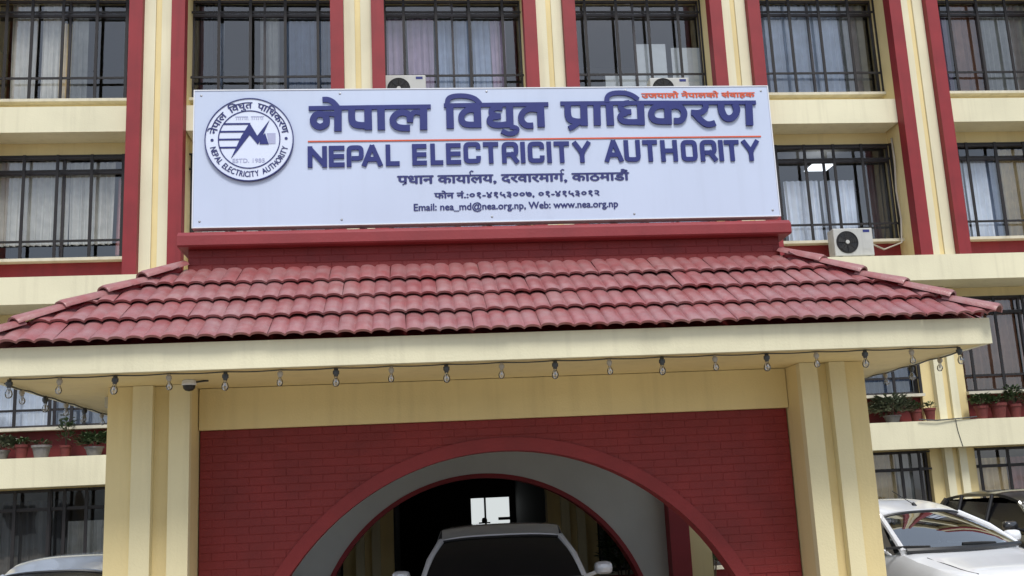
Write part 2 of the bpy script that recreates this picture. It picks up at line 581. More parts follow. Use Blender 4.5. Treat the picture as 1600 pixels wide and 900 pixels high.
V0 = GX
window_set(0, T3, [0.73, 1.20, 1.77, 2.40, 2.96], [(0.10, 0.27, 'grey', 1, 0), (0.30, 0.43, 'grey', 1, 0), (0.43, 0.50, 'tan', 0.8, 0), (0.50, 0.62, 'grey', 1, 0)], seed=1)
window_set(1, T3, [0.42, 1.0, 1.6, 2.27, 2.9], [(0.0, 0.14, 'dark', 1, 0), (0.17, 0.21, 'white', 0.8, 0), (0.46, 0.60, 'grey', 0.86, 0), (0.64, 0.98, 'blue', 0.82, 0)], seed=2)
window_set(2, T3, [0.50, 0.88, 1.52, 2.18, 2.85], [(0.02, 0.16, 'lav', 0.84, 0), (0.18, 0.36, 'lav', 0.84, 0), (0.37, 0.62, 'blue', 0.82, 0), (0.64, 0.78, 'blue', 0.82, 0), (0.78, 0.88, 'lav', 0.82, 0)], seed=3)
window_set(3, T3, [0.83, 1.47, 2.12, 2.74, 3.22], [(0.27, 0.49, 'paper', 0.24, 0.03), (0.51, 0.73, 'paper', 0.56, 0.03), (0.77, 0.985, 'paper', 0.52, 0.03)], seed=4)
window_set(4, T3, [0.62, 0.95, 1.39, 2.02, 2.65, 3.22][1:], [(0.02, 0.74, 'white', 0.98, 0), (0.76, 0.95, 'grey', 0.98, 0)], seed=5)
window_set(5, T3, [0.52, 1.14, 1.77, 2.40, 3.02], [(0.02, 0.28, 'lav', 0.84, 0), (0.30, 0.50, 'brown', 0.98, 0), (0.53, 0.95, 'grey', 0.98, 0)], seed=6)
window_set(0, T2, [0.56, 1.18, 1.78, 2.40, 2.97], [(0.0, 0.52, 'grey', 0.98, 0.16), (0.53, 0.82, 'grey', 0.96, 0.16), (0.84, 0.90, 'pink', 0.8, 0.05), (0.90, 1.0, 'tan', 0.84, 0)], seed=7)
window_set(1, T2, V0, [(0.0, 0.9, 'grey', 0.98, 0)], seed=8)
window_set(2, T2, V0, [(0.0, 0.9, 'blue', 0.98, 0)], seed=9)
window_set(3, T2, V0, [(0.1, 1.0, 'blue', 0.98, 0)], seed=10)
window_set(4, T2, [0.81, 1.40, 2.00, 2.59, 3.20], [(0.2, 0.46, 'white', 0.66, 0), (0.48, 0.72, 'white', 0.66, 0), (0.76, 0.98, 'dark', 0.9, 0)], seed=11)
window_set(5, T2, [0.52, 1.12, 1.73, 2.35, 2.97], [(0.03, 0.24, 'white', 0.84, 0), (0.26, 0.42, 'white', 0.84, 0), (0.43, 0.50, 'blue', 0.9, 0), (0.52, 0.98, 'tan', 0.96, 0)], seed=12)
window_set(0, T1, [0.6, 1.22, 1.82, 2.20, 2.42, 3.0], [(0.0, 0.98, 'white', 0.98, 0)], seed=13)
window_set(4, T1, [0.6, 1.2, 1.8, 2.69, 3.22], [(0.1, 0.98, 'blue', 0.98, 0)], seed=14)
window_set(5, T1, [0.63, 1.23, 1.84, 2.45, 3.0], [(0.02, 0.48, 'brown', 0.98, 0), (0.5, 0.97, 'brown', 0.98, 0)], seed=15)
window_set(0, T0, [0.7, 1.30, 1.88, 2.14, 2.51, 3.1], [(0.2, 0.55, 'dark', 0.9, 0), (0.6, 0.9, 'grey', 0.7, 0)], low=True, seed=16)
window_set(4, T0, [0.6, 1.2, 1.9, 2.64, 3.01], [(0.5, 0.78, 'tan', 0.98, 0), (0.80, 0.9, 'grey', 0.98, 0)], low=True, seed=17)
window_set(5, T0, [0.51, 1.09, 1.7, 2.4, 3.0], [(0.03, 0.26, 'tan', 0.9, 0), (0.28, 0.40, 'pink', 0.9, 0), (0.42, 0.7, 'grey', 0.9, 0)], low=True, seed=18)
window_set(1, T0, [0.6, 1.2, 1.8, 2.4, 3.0], [(0.1, 0.3, 'dark', 0.9, 0)], low=True, seed=19)
window_set(3, T0, [0.6, 1.2, 1.8, 2.4, 3.0], [(0.6, 0.8, 'dark', 0.9, 0)], low=True, seed=20)
for T, z1 in ((T1, 5.62),):      # plain walls behind the porch roof, entrance opening below
    for i in (1, 2, 3):
        part('wall', MB().box(COLX[i] + 0.455, COLX[i + 1] - 0.455, 9.42, 9.60, T, z1), CREAM, B)
GLINTP = emit('reflection_glow', (0.9, 0.95, 1.0), 1.6)  # glow added to stand in for a bright reflection in the glass
lw_ = part('reflection_panel', MB().quad((7.62, 10.0, 8.50), (8.12, 10.0, 8.50), (8.12, 10.65, 8.50), (7.62, 10.65, 8.50)), GLINTP, B, label='glowing white panel standing in for a reflection in the window above the ledge air conditioner')
# entrance hall seen through both arches
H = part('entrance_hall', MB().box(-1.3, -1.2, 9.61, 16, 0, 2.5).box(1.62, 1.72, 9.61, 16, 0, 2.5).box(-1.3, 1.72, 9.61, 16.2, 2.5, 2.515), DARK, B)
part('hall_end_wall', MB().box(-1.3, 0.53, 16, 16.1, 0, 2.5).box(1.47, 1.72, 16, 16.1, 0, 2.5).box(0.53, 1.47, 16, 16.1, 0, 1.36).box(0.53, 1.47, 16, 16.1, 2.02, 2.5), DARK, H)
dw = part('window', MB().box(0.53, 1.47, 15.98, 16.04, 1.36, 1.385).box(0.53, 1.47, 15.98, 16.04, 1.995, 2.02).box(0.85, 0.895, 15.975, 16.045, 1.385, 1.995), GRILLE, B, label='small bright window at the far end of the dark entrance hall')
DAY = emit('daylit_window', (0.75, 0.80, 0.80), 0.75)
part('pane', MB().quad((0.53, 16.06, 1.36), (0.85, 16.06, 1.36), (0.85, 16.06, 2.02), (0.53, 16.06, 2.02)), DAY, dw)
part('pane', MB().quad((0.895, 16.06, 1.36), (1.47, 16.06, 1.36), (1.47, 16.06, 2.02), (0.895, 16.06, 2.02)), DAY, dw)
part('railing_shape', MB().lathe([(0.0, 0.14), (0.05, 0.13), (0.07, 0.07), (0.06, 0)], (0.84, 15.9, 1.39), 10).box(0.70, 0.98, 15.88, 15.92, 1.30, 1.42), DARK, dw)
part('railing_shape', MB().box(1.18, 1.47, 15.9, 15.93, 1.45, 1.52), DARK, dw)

# ================================================================== PORCH
P = thing('entrance_porch', 'cream entrance porch with red tiled hip roof and a brick arch, cars parked beneath', 'porch')
# pillars: each side a pair of ribs, a recess between and an outer strip
for s_, xs in ((-1, (-3.667, -3.4326, -3.2517, -3.1, -2.9122)), (1, (3.667, 3.43, 3.25, 3.1825, 3.0022))):
    if s_ < 0:
        o0, r0, r1, r2, r3 = xs
    else:
        o0, r0, r1, r2, r3 = 3.667, 3.46, 3.30, 3.175, 2.995
    def bx(a_, b_, y0, y1):
        return MB().box(min(a_, b_), max(a_, b_), y0, y1, 0, 3.108)
    pl = part('pillar', bx(o0, r3 + s_ * 0.004, 0.10, 0.75), CREAM, P)
    part('rib', bx(r0 - s_ * 0.0, r1, -0.002, 0.098), CREAMR, pl)
    part('rib', bx(r2, r3, -0.001, 0.097), CREAMR, pl)
    part('outer_strip', bx(o0 - s_ * 0.002, r0 + s_ * 0.002, 0.03, 0.096), CREAM, pl)
    # rear pillar
    part('pillar', MB().box(min(s_ * 3.18, s_ * 3.5), max(s_ * 3.18, s_ * 3.5), 5.5, 6.05, 0, 3.0), CREAM, P)
part('lintel_beam', MB().box(-2.905, 2.99, 0.40, 0.75, 2.705, 3.106), CREAM, P)

# arch walls
def arch_poly_wall(mb, cx, cz, R, x0, x1, z1, y0, y1, n=40):
    """solid wall with a round-headed opening down to the ground"""
    th0 = math.asin(max(-1, (0 - cz) / R))
    pts = [(cx + R * math.cos(th0 + (PI - 2 * th0) * k / n), cz + R * math.sin(th0 + (PI - 2 * th0) * k / n)) for k in range(n + 1)]
    for k in range(n):
        a_, b_ = pts[k], pts[k + 1]
        for yy in (y0, y1):
            mb.quad((a_[0], yy, a_[1]), (a_[0], yy, z1), (b_[0], yy, z1), (b_[0], yy, b_[1]))
        mb.quad((a_[0], y0, a_[1]), (b_[0], y0, b_[1]), (b_[0], y1, b_[1]), (a_[0], y1, a_[1]))
    xr, xl = pts[0][0], pts[-1][0]
    if x1 > xr: mb.box(xr, x1, y0, y1, 0, z1)
    if x0 < xl: mb.box(x0, xl, y0, y1, 0, z1)
    return mb
def ring(mb, cx, cz, R0, R1, y0, y1, n=48):
    th0 = math.asin((0 - cz) / R0)
    A = [th0 + (PI - 2 * th0) * k / n for k in range(n + 1)]
    q = lambda r, t, y: (cx + r * math.cos(t), y, cz + r * math.sin(t))
    for k in range(n):
        a_, b_ = A[k], A[k + 1]
        mb.quad(q(R0, a_, y0), q(R1, a_, y0), q(R1, b_, y0), q(R0, b_, y0))
        mb.quad(q(R1, a_, y0), q(R1, a_, y1), q(R1, b_, y1), q(R1, b_, y0))
        mb.quad(q(R0, a_, y0), q(R0, b_, y0), q(R0, b_, y1), q(R0, a_, y1))
    return mb
ACX, ACZ, AR = 0.053, -0.178, 2.571
part('arch_wall', arch_poly_wall(MB(), ACX, ACZ, AR + 0.03, -2.905, 2.985, 2.703, 0.466, 0.72), MORTAR, P)
part('arch_ring', ring(MB(), ACX, ACZ, AR, AR + 0.128, 0.447, 0.722), REDR, P, smooth=False)
# bricks of the arch wall
def brick_mesh(L, Hh):
    mb = MB()
    b = 0.004
    x0, x1, z0, z1 = -L / 2 + 0.002, L / 2 - 0.002, -Hh / 2 + 0.002, Hh / 2 - 0.002
    mb.v = [(x0, 0, z0), (x1, 0, z0), (x1, 0, z1), (x0, 0, z1), (x0 + b, -0.010, z0 + b), (x1 - b, -0.010, z0 + b), (x1 - b, -0.010, z1 - b), (x0 + b, -0.010, z1 - b)]
    mb.v = [(x, y * 0.25, z) for x, y, z in mb.v]
    mb.f = [(4, 5, 6, 7), (0, 1, 5, 4), (1, 2, 6, 5), (2, 3, 7, 6), (3, 0, 4, 7)]
    return mb.mesh('brick', REDB)
BL, BH = 0.235, 0.0775
bricks = {}
def brick_of(L):
    k = round(L, 3)
    if k not in bricks: bricks[k] = brick_mesh(k, BH)
    return bricks[k]
low_b = MB()
nbr = 0
rnd = random.Random(3)
rows = int(2.703 / BH)
for r in range(rows):
    z1 = 2.703 - r * BH
    z0 = z1 - BH
    x = -2.905 - (BL / 2 if r % 2 else 0)
    while x < 2.985:
        a_, b_ = max(x, -2.905), min(x + BL, 2.985)
        x += BL
        if b_ - a_ < 0.05: continue
        # keep bricks whose nearest corner lies outside the arch ring
        cxn = min(max(ACX, a_), b_)
        far = math.hypot(cxn - ACX, z0 - ACZ)
        inner_corner = (a_ if a_ > ACX else (b_ if b_ < ACX else ACX))
        dd = math.hypot(inner_corner - ACX, z0 - ACZ)
        if dd < AR + 0.035: 
            # cut the brick so that it ends under the ring
            zc = z0
            lim = (AR + 0.05) ** 2 - (zc - ACZ) ** 2
            if lim <= 0: continue
            xl = math.sqrt(lim)
            if a_ > ACX: a_ = max(a_, ACX + xl)
            elif b_ < ACX: b_ = min(b_, ACX - xl)
            else: continue
            if b_ - a_ < 0.04: continue
        if z0 > 1.0:
            o = inst('brick', brick_of(b_ - a_), P, ((a_ + b_) / 2, 0.465 + rnd.uniform(-0.0012, 0.0008), (z0 + z1) / 2))
            nbr += 1
        else:
            low_b.box(a_ + 0.004, b_ - 0.004, 0.456, 0.4655, z0 + 0.004, z1 - 0.004)
part('brickwork', low_b, REDB, P, kind='stuff')
# rear arch
BCX, BCZ, BR = 0.152, -0.199, 2.45
part('rear_arch_wall', arch_poly_wall(MB(), BCX, BCZ, BR + 0.03, -3.175, 3.175, 2.995, 5.72, 6.0), PLASTER, P)
part('arch_ring', ring(MB(), BCX, BCZ, BR, BR + 0.065, 5.70, 6.02), RED, P)
part('side_post', MB().box(2.88, 3.17, 5.45, 5.715, 0, 2.99), RED, P)
part('side_post', MB().box(-3.17, -2.88, 5.45, 5.715, 0, 2.99), RED, P)
part('added_shade_wall', MB().box(-3.42, -3.30, 6.06, 9.18, 0, 2.99), PLASTER, P)  # both walls added to keep the passage behind the rear arch dark
part('added_shade_wall', MB().box(3.30, 3.42, 6.06, 9.18, 0, 2.99), PLASTER, P)
part('ceiling', MB().box(-3.9, 3.9, 0.76, 8.48, 3.0, 3.1), PLASTER, P)

# eave: soffit and fascia
EX = 4.455
part('soffit', MB().box(-EX + 0.06, EX - 0.06, -0.93, 8.48, 3.112, 3.16), CREAM, P)
part('fascia', MB().box(-EX, EX, -1.0, -0.93, 3.108, 3.345), CREAML, P)
part('fascia', MB().box(EX - 0.06, EX, -0.928, 8.48, 3.108, 3.345), CREAML, P)
part('fascia', MB().box(-EX, -EX + 0.06, -0.928, 8.48, 3.108, 3.345), CREAML, P)
# roof deck (frustum)
rd = MB()
zb_, zt_ = 3.29, 4.20
b_ = [(-EX + 0.05, -0.93), (EX - 0.05, -0.93), (EX - 0.05, 8.48), (-EX + 0.05, 8.48)]
t_ = [(-3.03, 0.40), (3.03, 0.40), (3.03, 8.48), (-3.03, 8.48)]
for k in range(4):
    p0, p1, q1, q0 = b_[k], b_[(k + 1) % 4], t_[(k + 1) % 4], t_[k]
    rd.quad((*p0, zb_), (*p1, zb_), (*q1, zt_), (*q0, zt_))
part('roof_deck', rd, MORTAR, P)

# --- roof tiles on the front slope
S0 = Vector((0, -1.075, 3.335)); S1 = Vector((0, 0.30, 4.245))
SL = (S1 - S0).length
SA = math.atan2(S1.z - S0.z, S1.y - S0.y)
NR = 4
EXPO = SL / NR
TW = 0.293
def tile_bm(w=TW, L=EXPO + 0.05, amp=0.025, lift=0.054, nw=2, seg=10):
    mb = MB()
    n = nw * seg
    prof = []
    for j in range(n + 1):
        t = (j / seg) % 1.0
        h = amp * (math.sin(PI * min(1, max(0, t / 0.92))) ** 0.48 if t < 0.92 else 0.0)
        prof.append((w * j / n, h))
    ys = [0, 0.012, L * 0.5, L]
    for k, y in enumerate(ys):
        lf = lift * (1 - y / L) + (0 if k else -0.004)
        for (x, h) in prof:
            mb.v.append((x, y, h + lf))
    n1 = n + 1
    for k in range(len(ys) - 1):
        for j in range(n):
            mb.f.append((k * n1 + j, k * n1 + j + 1, (k + 1) * n1 + j + 1, (k + 1) * n1 + j))
    i = len(mb.v)
    for (x, h) in prof:
        mb.v.append((x, 0.006, max(0.006, h + lift - 0.028)))
    for j in range(n):
        mb.f.append((j, i + j, i + j + 1, j + 1))
    i2 = len(mb.v)
    for (x, h) in prof:
        mb.v.append((x, L * 0.6, max(-0.02, h - 0.01)))
    for j in range(n):
        mb.f.append((i + j, i2 + j, i2 + j + 1, i + j + 1))
    return mb
tile_full = tile_bm().mesh('roof_tile', TILE, smooth=True)
tile_full2 = tile_bm().mesh('roof_tile', TILED, smooth=True)
def hipx(s): return 4.475 - 1.385 * (s / SL)
Rx = Matrix.Rotation(SA, 4, 'X')
rnd = random.Random(11)
for r in range(NR):
    s0 = r * EXPO
    hx = hipx(s0)
    n = int(math.ceil(hx / TW)) + 1
    offx = 0.0 if r % 2 == 0 else TW / 2
    for k in range(-n - 1, n + 1):
        xa = k * TW + offx
        if xa > hx or xa + TW < -hx: continue
        p = S0 + (S1 - S0) * (s0 / SL)
        loc = Vector((xa + rnd.uniform(-0.003, 0.003), p.y + rnd.uniform(-0.006, 0.006), p.z + rnd.uniform(-0.002, 0.006)))
        rot = (SA + rnd.uniform(-0.010, 0.014), rnd.uniform(-0.010, 0.010), rnd.uniform(-0.010, 0.010))
        hx_top = hipx(s0 + EXPO)
        base = tile_full if rnd.random() < 0.7 else tile_full2
        if xa + TW > hx_top - 0.02 or xa < -hx_top + 0.02:
            me = base.copy()
            bm = bmesh.new(); bm.from_mesh(me)
            for sg in (-1, 1):
                # hip plane: x = sg*(4.475 - 1.385*s/SL), s = s0 + y_local
                co = Vector((sg * (4.475 - 1.385 * s0 / SL) - xa, 0, 0))
                no = Vector((sg, 1.385 / SL, 0)).normalized()
                bmesh.ops.bisect_plane(bm, geom=bm.verts[:] + bm.edges[:] + bm.faces[:], plane_co=co, plane_no=no, clear_outer=True)
            if len(bm.faces) < 3:
                bm.free(); continue
            bm.to_mesh(me); bm.free()
            inst('roof_tile', me, P, loc, rot)
        else:
            inst('roof_tile', base, P, loc, rot)
# side slopes: the same tiles joined
for sg in (-1, 1):
    bm = bmesh.new()
    tmp = tile_full.copy()
    ny = int(9.6 / TW)
    for r in range(NR):
        s0 = r * EXPO
        for k in range(ny):
            yy = -1.05 + k * TW
            ymin = -1.06 + 1.37 * (s0 / SL) + 0.1
            if yy < ymin or yy + TW > 8.5: continue
            b2 = bmesh.new(); b2.from_mesh(tmp)
            xx = 4.49 - (4.49 - 3.10) * (s0 / SL)
            if sg > 0:
                M4 = Matrix.Translation((xx, yy, 3.335 + 0.91 * s0 / SL)) @ Matrix.Rotation(PI / 2, 4, 'Z') @ Matrix.Rotation(SA, 4, 'X')
            else:
                M4 = Matrix.Translation((-xx, yy + TW, 3.335 + 0.91 * s0 / SL)) @ Matrix.Rotation(-PI / 2, 4, 'Z') @ Matrix.Rotation(SA, 4, 'X')
            b2.transform(M4)
            me = bpy.data.meshes.new('t'); b2.to_mesh(me); b2.free()
            bm.from_mesh(me)
            bpy.data.meshes.remove(me)
    me = bpy.data.meshes.new('side_roof_tiles')
    bm.to_mesh(me); bm.free()
    me.materials.clear(); me.materials.append(TILE)
    me.polygons.foreach_set('use_smooth', [True] * len(me.polygons))
    o = inst('side_roof_tiles', me, P, (0, 0, 0))
    o['kind'] = 'stuff'
# hip caps
def cap_mesh(L=0.50):
    mb = MB()
    n = 8
    for y, r, lf in ((0, 0.088, 0.03), (0.03, 0.094, 0.03), (L, 0.070, 0.0)):
        for j in range(n + 1):
            th = PI * j / n
            mb.v.append((r * math.cos(th) * 1.15, y, r * math.sin(th) * 0.8 + lf - 0.02))
    for k in range(2):
        for j in range(n):
            q = k * (n + 1) + j
            mb.f.append((q, q + 1, q + n + 2, q + n + 1))
    i = len(mb.v)
    for j in range(n + 1):
        th = PI * j / n
        mb.v.append((0.066 * math.cos(th) * 1.15, 0.004, 0.066 * math.sin(th) * 0.8 + 0.01))
    for j in range(n):
        mb.f.append((j, i + j, i + j + 1, j + 1))
    return mb.mesh('hip_tile', TILED, smooth=True)
capm = cap_mesh()
for sg in (-1, 1):
    a_ = Vector((sg * 4.50, -1.10, 3.37)); b_ = Vector((sg * 3.09, 0.30, 4.31))
    d = b_ - a_
    nc = 5
    part('hip_bed', MB().tube([a_ + d * 0.06 + Vector((0, 0.04, -0.03)), b_ + Vector((0, 0, -0.03))], 0.045, 10), RED, P, smooth=True)
    for k in range(nc):
        p = a_ + d * (k / nc)
        dn = d.normalized()
        q = dn.to_track_quat('Y', 'Z').to_euler()
        inst('hip_tile', capm, P, p + Vector((rnd.uniform(-0.01, 0.01), 0, rnd.uniform(0, 0.008))), (q.x + rnd.uniform(-0.02, 0.03), q.y, q.z + rnd.uniform(-0.03, 0.03)))

# parapet above the roof
part('parapet_wall', MB().box(-3.02, 3.04, 0.335, 0.60, 4.0, 4.49).box(-3.02, -2.8, 0.6, 8.48, 4.0, 4.49).box(2.8, 3.04, 0.6, 8.48, 4.0, 4.49), MORTAR, P)
for r in range(4):
    z1 = 4.485 - r * BH
    x = -3.02 - (BL / 2 if r % 2 else 0)
    while x < 3.04:
        a_, b_ = max(x, -3.02), min(x + BL, 3.04)
        x += BL
        if b_ - a_ < 0.05: continue
        inst('brick', brick_of(b_ - a_), P, ((a_ + b_) / 2, 0.334 + rnd.uniform(-0.0012, 0.0008), z1 - BH / 2))
cp = MB()
x0, x1 = -3.10, 3.135
for (xa, xb) in ((x0, x1),):
    prof = [(0.21, 4.492), (0.19, 4.505), (0.19, 4.60), (0.24, 4.645), (0.62, 4.655), (0.62, 4.492)]
    i = len(cp.v)
    for x in (xa, xb):
        cp.v += [(x, y, z) for y, z in prof]
    n = len(prof)
    for k in range(n):
        cp.f.append((i + k, i + (k + 1) % n, i + n + (k + 1) % n, i + n + k))
    cp.f.append(tuple(i + k for k in range(n)))
    cp.f.append(tuple(i + n + k for k in reversed(range(n))))
part('coping', cp, REDC, P)
part('coping', MB().box(-3.10, -2.75, 0.622, 8.48, 4.492, 4.65), REDC, P)
part('coping', MB().box(2.75, 3.135, 0.622, 8.48, 4.492, 4.65), REDC, P)
part('flat_roof', MB().box(-2.8, 2.8, 0.6, 8.48, 4.2, 4.3), PLASTER, P)

# ================================================================== SIGN BOARD
SG = thing('sign_board', 'wide pale blue sign board with blue raised letters and round emblem above the porch roof', 'sign', (0.04, 0.33, 4.70))
YF = 0.26
SX0, SX1, SZ0, SZ1 = -2.975, 3.062, 4.692, 6.152
part('panel', MB().box(SX0 + 0.012, SX1 - 0.012, YF, 0.385, SZ0 + 0.012, SZ1 - 0.012), SIGN, SG)
fr = MB()
fr.box(SX0, SX1, YF - 0.006, 0.39, SZ0, SZ0 + 0.011).box(SX0, SX1, YF - 0.006, 0.39, SZ1 - 0.011, SZ1)
fr.box(SX0, SX0 + 0.011, YF - 0.006, 0.39, SZ0 + 0.0115, SZ1 - 0.0115).box(SX1 - 0.011, SX1, YF - 0.006, 0.39, SZ0 + 0.0115, SZ1 - 0.0115)
part('frame', fr, SIGNE, SG)
for x in (-2.6, -1.3, 0.0, 1.3, 2.6):
    part('support_post', MB().box(x - 0.03, x + 0.03, 0.392, 0.452, 4.657, 6.05).tube([(x, 0.45, 5.9), (x, 1.6, 4.31)], 0.02), METAL, SG)
TITLE_WORDS = [
    [(0.0437,[(-1.819,5.938),(-1.215,5.942),(-0.568,5.944)]),(0.054,[(-1.678,6.031),(-1.623,6.03),(-1.57,6.001),(-1.518,5.935)]),(0.0731,[(-1.522,5.935),(-1.525,5.687)]),(0.0635,[(-1.702,5.874),(-1.747,5.863),(-1.775,5.811),(-1.755,5.759),(-1.703,5.735),(-1.65,5.762),(-1.638,5.81),(-1.656,5.858),(-1.702,5.874)]),(0.0477,[(-1.682,5.874),(-1.608,5.876),(-1.543,5.867)]),(0.0667,[(-1.381,5.933),(-1.383,5.82),(-1.362,5.768),(-1.309,5.748),(-1.227,5.744)]),(0.0731,[(-1.216,5.932),(-1.215,5.696)]),(0.0731,[(-1.083,5.93),(-1.083,5.695)]),(0.0635,[(-0.788,5.774),(-0.789,5.839),(-0.822,5.873),(-0.88,5.88),(-0.934,5.854),(-0.964,5.802),(-0.945,5.745),(-0.892,5.716),(-0.789,5.71)]),(0.0493,[(-0.783,5.813),(-0.765,5.861),(-0.727,5.884),(-0.665,5.871)]),(0.0731,[(-0.645,5.926),(-0.649,5.691)])] ,
    [(0.0437,[(-0.432,5.954),(0.113,5.957),(0.664,5.957)]),(0.0731,[(-0.372,5.958),(-0.374,5.702)]),(0.0493,[(-0.398,5.945),(-0.387,6.02),(-0.34,6.051),(-0.264,6.06),(-0.177,6.052),(-0.102,6.022),(-0.054,5.968)]),(0.0731,[(-0.087,5.955),(-0.088,5.707)]),(0.0604,[(-0.09,5.901),(-0.174,5.905),(-0.234,5.869),(-0.256,5.82),(-0.242,5.767),(-0.197,5.743),(-0.097,5.739)]),(0.0556,[(0.179,5.919),(0.103,5.922),(0.062,5.896),(0.067,5.861),(0.108,5.834),(0.158,5.831)]),(0.0604,[(0.132,5.825),(0.065,5.821),(0.037,5.782),(0.062,5.744),(0.128,5.731),(0.238,5.742)]),(0.0715,[(0.252,5.952),(0.249,5.703)]),(0.0477,[(0.249,5.713),(0.307,5.699),(0.32,5.673),(0.283,5.641),(0.22,5.638),(0.159,5.669)]),(0.0731,[(0.578,5.949),(0.576,5.705)]),(0.0604,[(0.566,5.897),(0.469,5.907),(0.404,5.879),(0.369,5.822),(0.381,5.76),(0.426,5.724),(0.493,5.723)])] ,
    [(0.0429,[(0.792,5.964),(1.414,5.963),(1.959,5.962)]),(0.0658,[(0.869,5.959),(0.865,5.839),(0.888,5.784),(0.947,5.762),(1.016,5.759)]),(0.0715,[(1.039,5.953),(1.033,5.715)]),(0.0515,[(0.962,5.742),(0.914,5.706),(0.867,5.686)]),(0.0715,[(1.18,5.956),(1.171,5.717)]),(0.0744,[(1.313,5.955),(1.311,5.715)]),(0.0486,[(1.287,5.971),(1.297,6.032),(1.34,6.066),(1.418,6.078),(1.507,6.07),(1.575,6.041),(1.626,6.0)]),(0.0543,[(1.531,5.967),(1.468,5.955),(1.431,5.925),(1.448,5.885),(1.493,5.864),(1.543,5.864)]),(0.0586,[(1.492,5.852),(1.44,5.833),(1.42,5.801),(1.447,5.762),(1.516,5.75),(1.624,5.75)]),(0.0715,[(1.648,5.959),(1.641,5.714)]),(0.0413,[(1.647,5.963),(2.255,5.957),(2.906,5.953)]),(0.0731,[(1.941,5.957),(1.931,5.718)]),(0.062,[(1.947,5.917),(1.878,5.927),(1.808,5.914),(1.761,5.86),(1.761,5.802),(1.805,5.759),(1.934,5.751)]),(0.0635,[(1.946,5.912),(2.017,5.925),(2.076,5.907),(2.111,5.852),(2.097,5.789),(2.055,5.756),(1.995,5.756)]),(0.0604,[(2.346,5.954),(2.351,5.904),(2.321,5.863),(2.263,5.843),(2.189,5.847)]),(0.062,[(2.227,5.833),(2.278,5.769),(2.331,5.722),(2.382,5.712),(2.44,5.727)]),(0.0683,[(2.521,5.952),(2.52,5.875),(2.547,5.798),(2.597,5.775),(2.652,5.801),(2.689,5.869),(2.673,5.937)]),(0.0731,[(2.826,5.949),(2.814,5.696)])] ,
]
LATIN = [('N',-1.83,-1.642,5.308,5.523),('E',-1.617,-1.465,5.309,5.525),('P',-1.438,-1.271,5.31,5.527),('A',-1.282,-1.083,5.312,5.529),('L',-1.042,-0.907,5.313,5.531),('E',-0.772,-0.629,5.315,5.533),('L',-0.585,-0.461,5.316,5.535),('E',-0.424,-0.277,5.318,5.537),('C',-0.244,-0.072,5.326,5.546),('T',-0.04,0.113,5.324,5.544),('R',0.153,0.32,5.323,5.543),('I',0.354,0.385,5.322,5.542),('C',0.424,0.591,5.321,5.542),('I',0.628,0.661,5.32,5.541),('T',0.699,0.855,5.319,5.541),('Y',0.901,1.078,5.317,5.539),('A',1.231,1.42,5.32,5.547),('U',1.44,1.607,5.319,5.545),('T',1.64,1.791,5.317,5.543),('H',1.831,2.004,5.315,5.54),('O',2.05,2.218,5.313,5.538),('R',2.256,2.428,5.311,5.536),('I',2.461,2.497,5.31,5.533),('T',2.52,2.673,5.309,5.532),('Y',2.714,2.89,5.307,5.53)]

LW = 0.048
GLY = {
    'N': [[(0, 0), (0, 1)], [(0, 1), (1, 0)], [(1, 0), (1, 1)]],
    'E': [[(1, 1), (0, 1), (0, 0), (1, 0)], [(0, .5), (.97, .5)]],
    'P': [[(0, 0), (0, 1), (1, 1), (1, .36), (.21, .36)]],
    'A': [[(0, 0), (.46, 1)], [(.54, 1), (1, 0)], [(.2, .28), (.8, .28)]],
    'L': [[(0, 1), (0, 0), (1, 0)]],
    'C': [[(1, .70), (1, 1), (0, 1), (0, 0), (1, 0), (1, .30)]],
    'T': [[(0, 1), (1, 1)], [(.5, 1), (.5, 0)]],
    'R': [[(0, 0), (0, 1), (1, 1), (1, .38), (.21, .38)], [(.62, .38), (1, .0)]],
    'I': [[(.5, 1), (.5, 0)]],
    'Y': [[(0, 1), (.5, .45)], [(1, 1), (.5, .45)], [(.5, .5), (.5, 0)]],
    'U': [[(0, 1), (0, 0), (1, 0), (1, 1)]],
    'H': [[(0, 0), (0, 1)], [(1, 0), (1, 1)], [(0, .5), (1, .5)]],
    'O': [[(0, 0), (0, 1), (1, 1), (1, 0), (0, 0)]],
}
def smooth_line(pts, n=4):
    if len(pts) < 4: return pts
    P_ = [Vector(p) for p in pts]
    closed = pts[0] == pts[-1]
    out = []
    for k in range(len(P_) - 1):
        p1, p2 = P_[k], P_[k + 1]
        p0 = P_[k - 1] if k > 0 else (P_[-2] if closed else p1)
        p3 = P_[k + 2] if k + 2 < len(P_) else (P_[1] if closed else p2)
        for j in range(n):
            t = j / n
            q = 0.5 * ((2 * p1) + (p2 - p0) * t + (2 * p0 - 5 * p1 + 4 * p2 - p3) * t * t + (3 * p1 - p0 - 3 * p2 + p3) * t ** 3)
            out.append((q.x, q.y))
    out.append(tuple(out[0]) if closed else (P_[-1].x, P_[-1].y))
    return out
for w in TITLE_WORDS:
    mb = MB()
    for k, (wd, pts) in enumerate(w):
        mb.strip(smooth_line(pts), wd * 1.06, YF - 0.018 - 0.0005 * k, YF - 0.0005)
    part('word', mb, BLUE, SG)
def extend_ends(P_, h, both=True):
    P_ = [Vector(p) for p in P_]
    if (P_[0] - P_[-1]).length > 1e-6:
        a_, b_ = P_[0] - P_[1], P_[-1] - P_[-2]
        P_[0] = P_[0] + a_.normalized() * h
        if both: P_[-1] = P_[-1] + b_.normalized() * h
    return [(p.x, p.y) for p in P_]
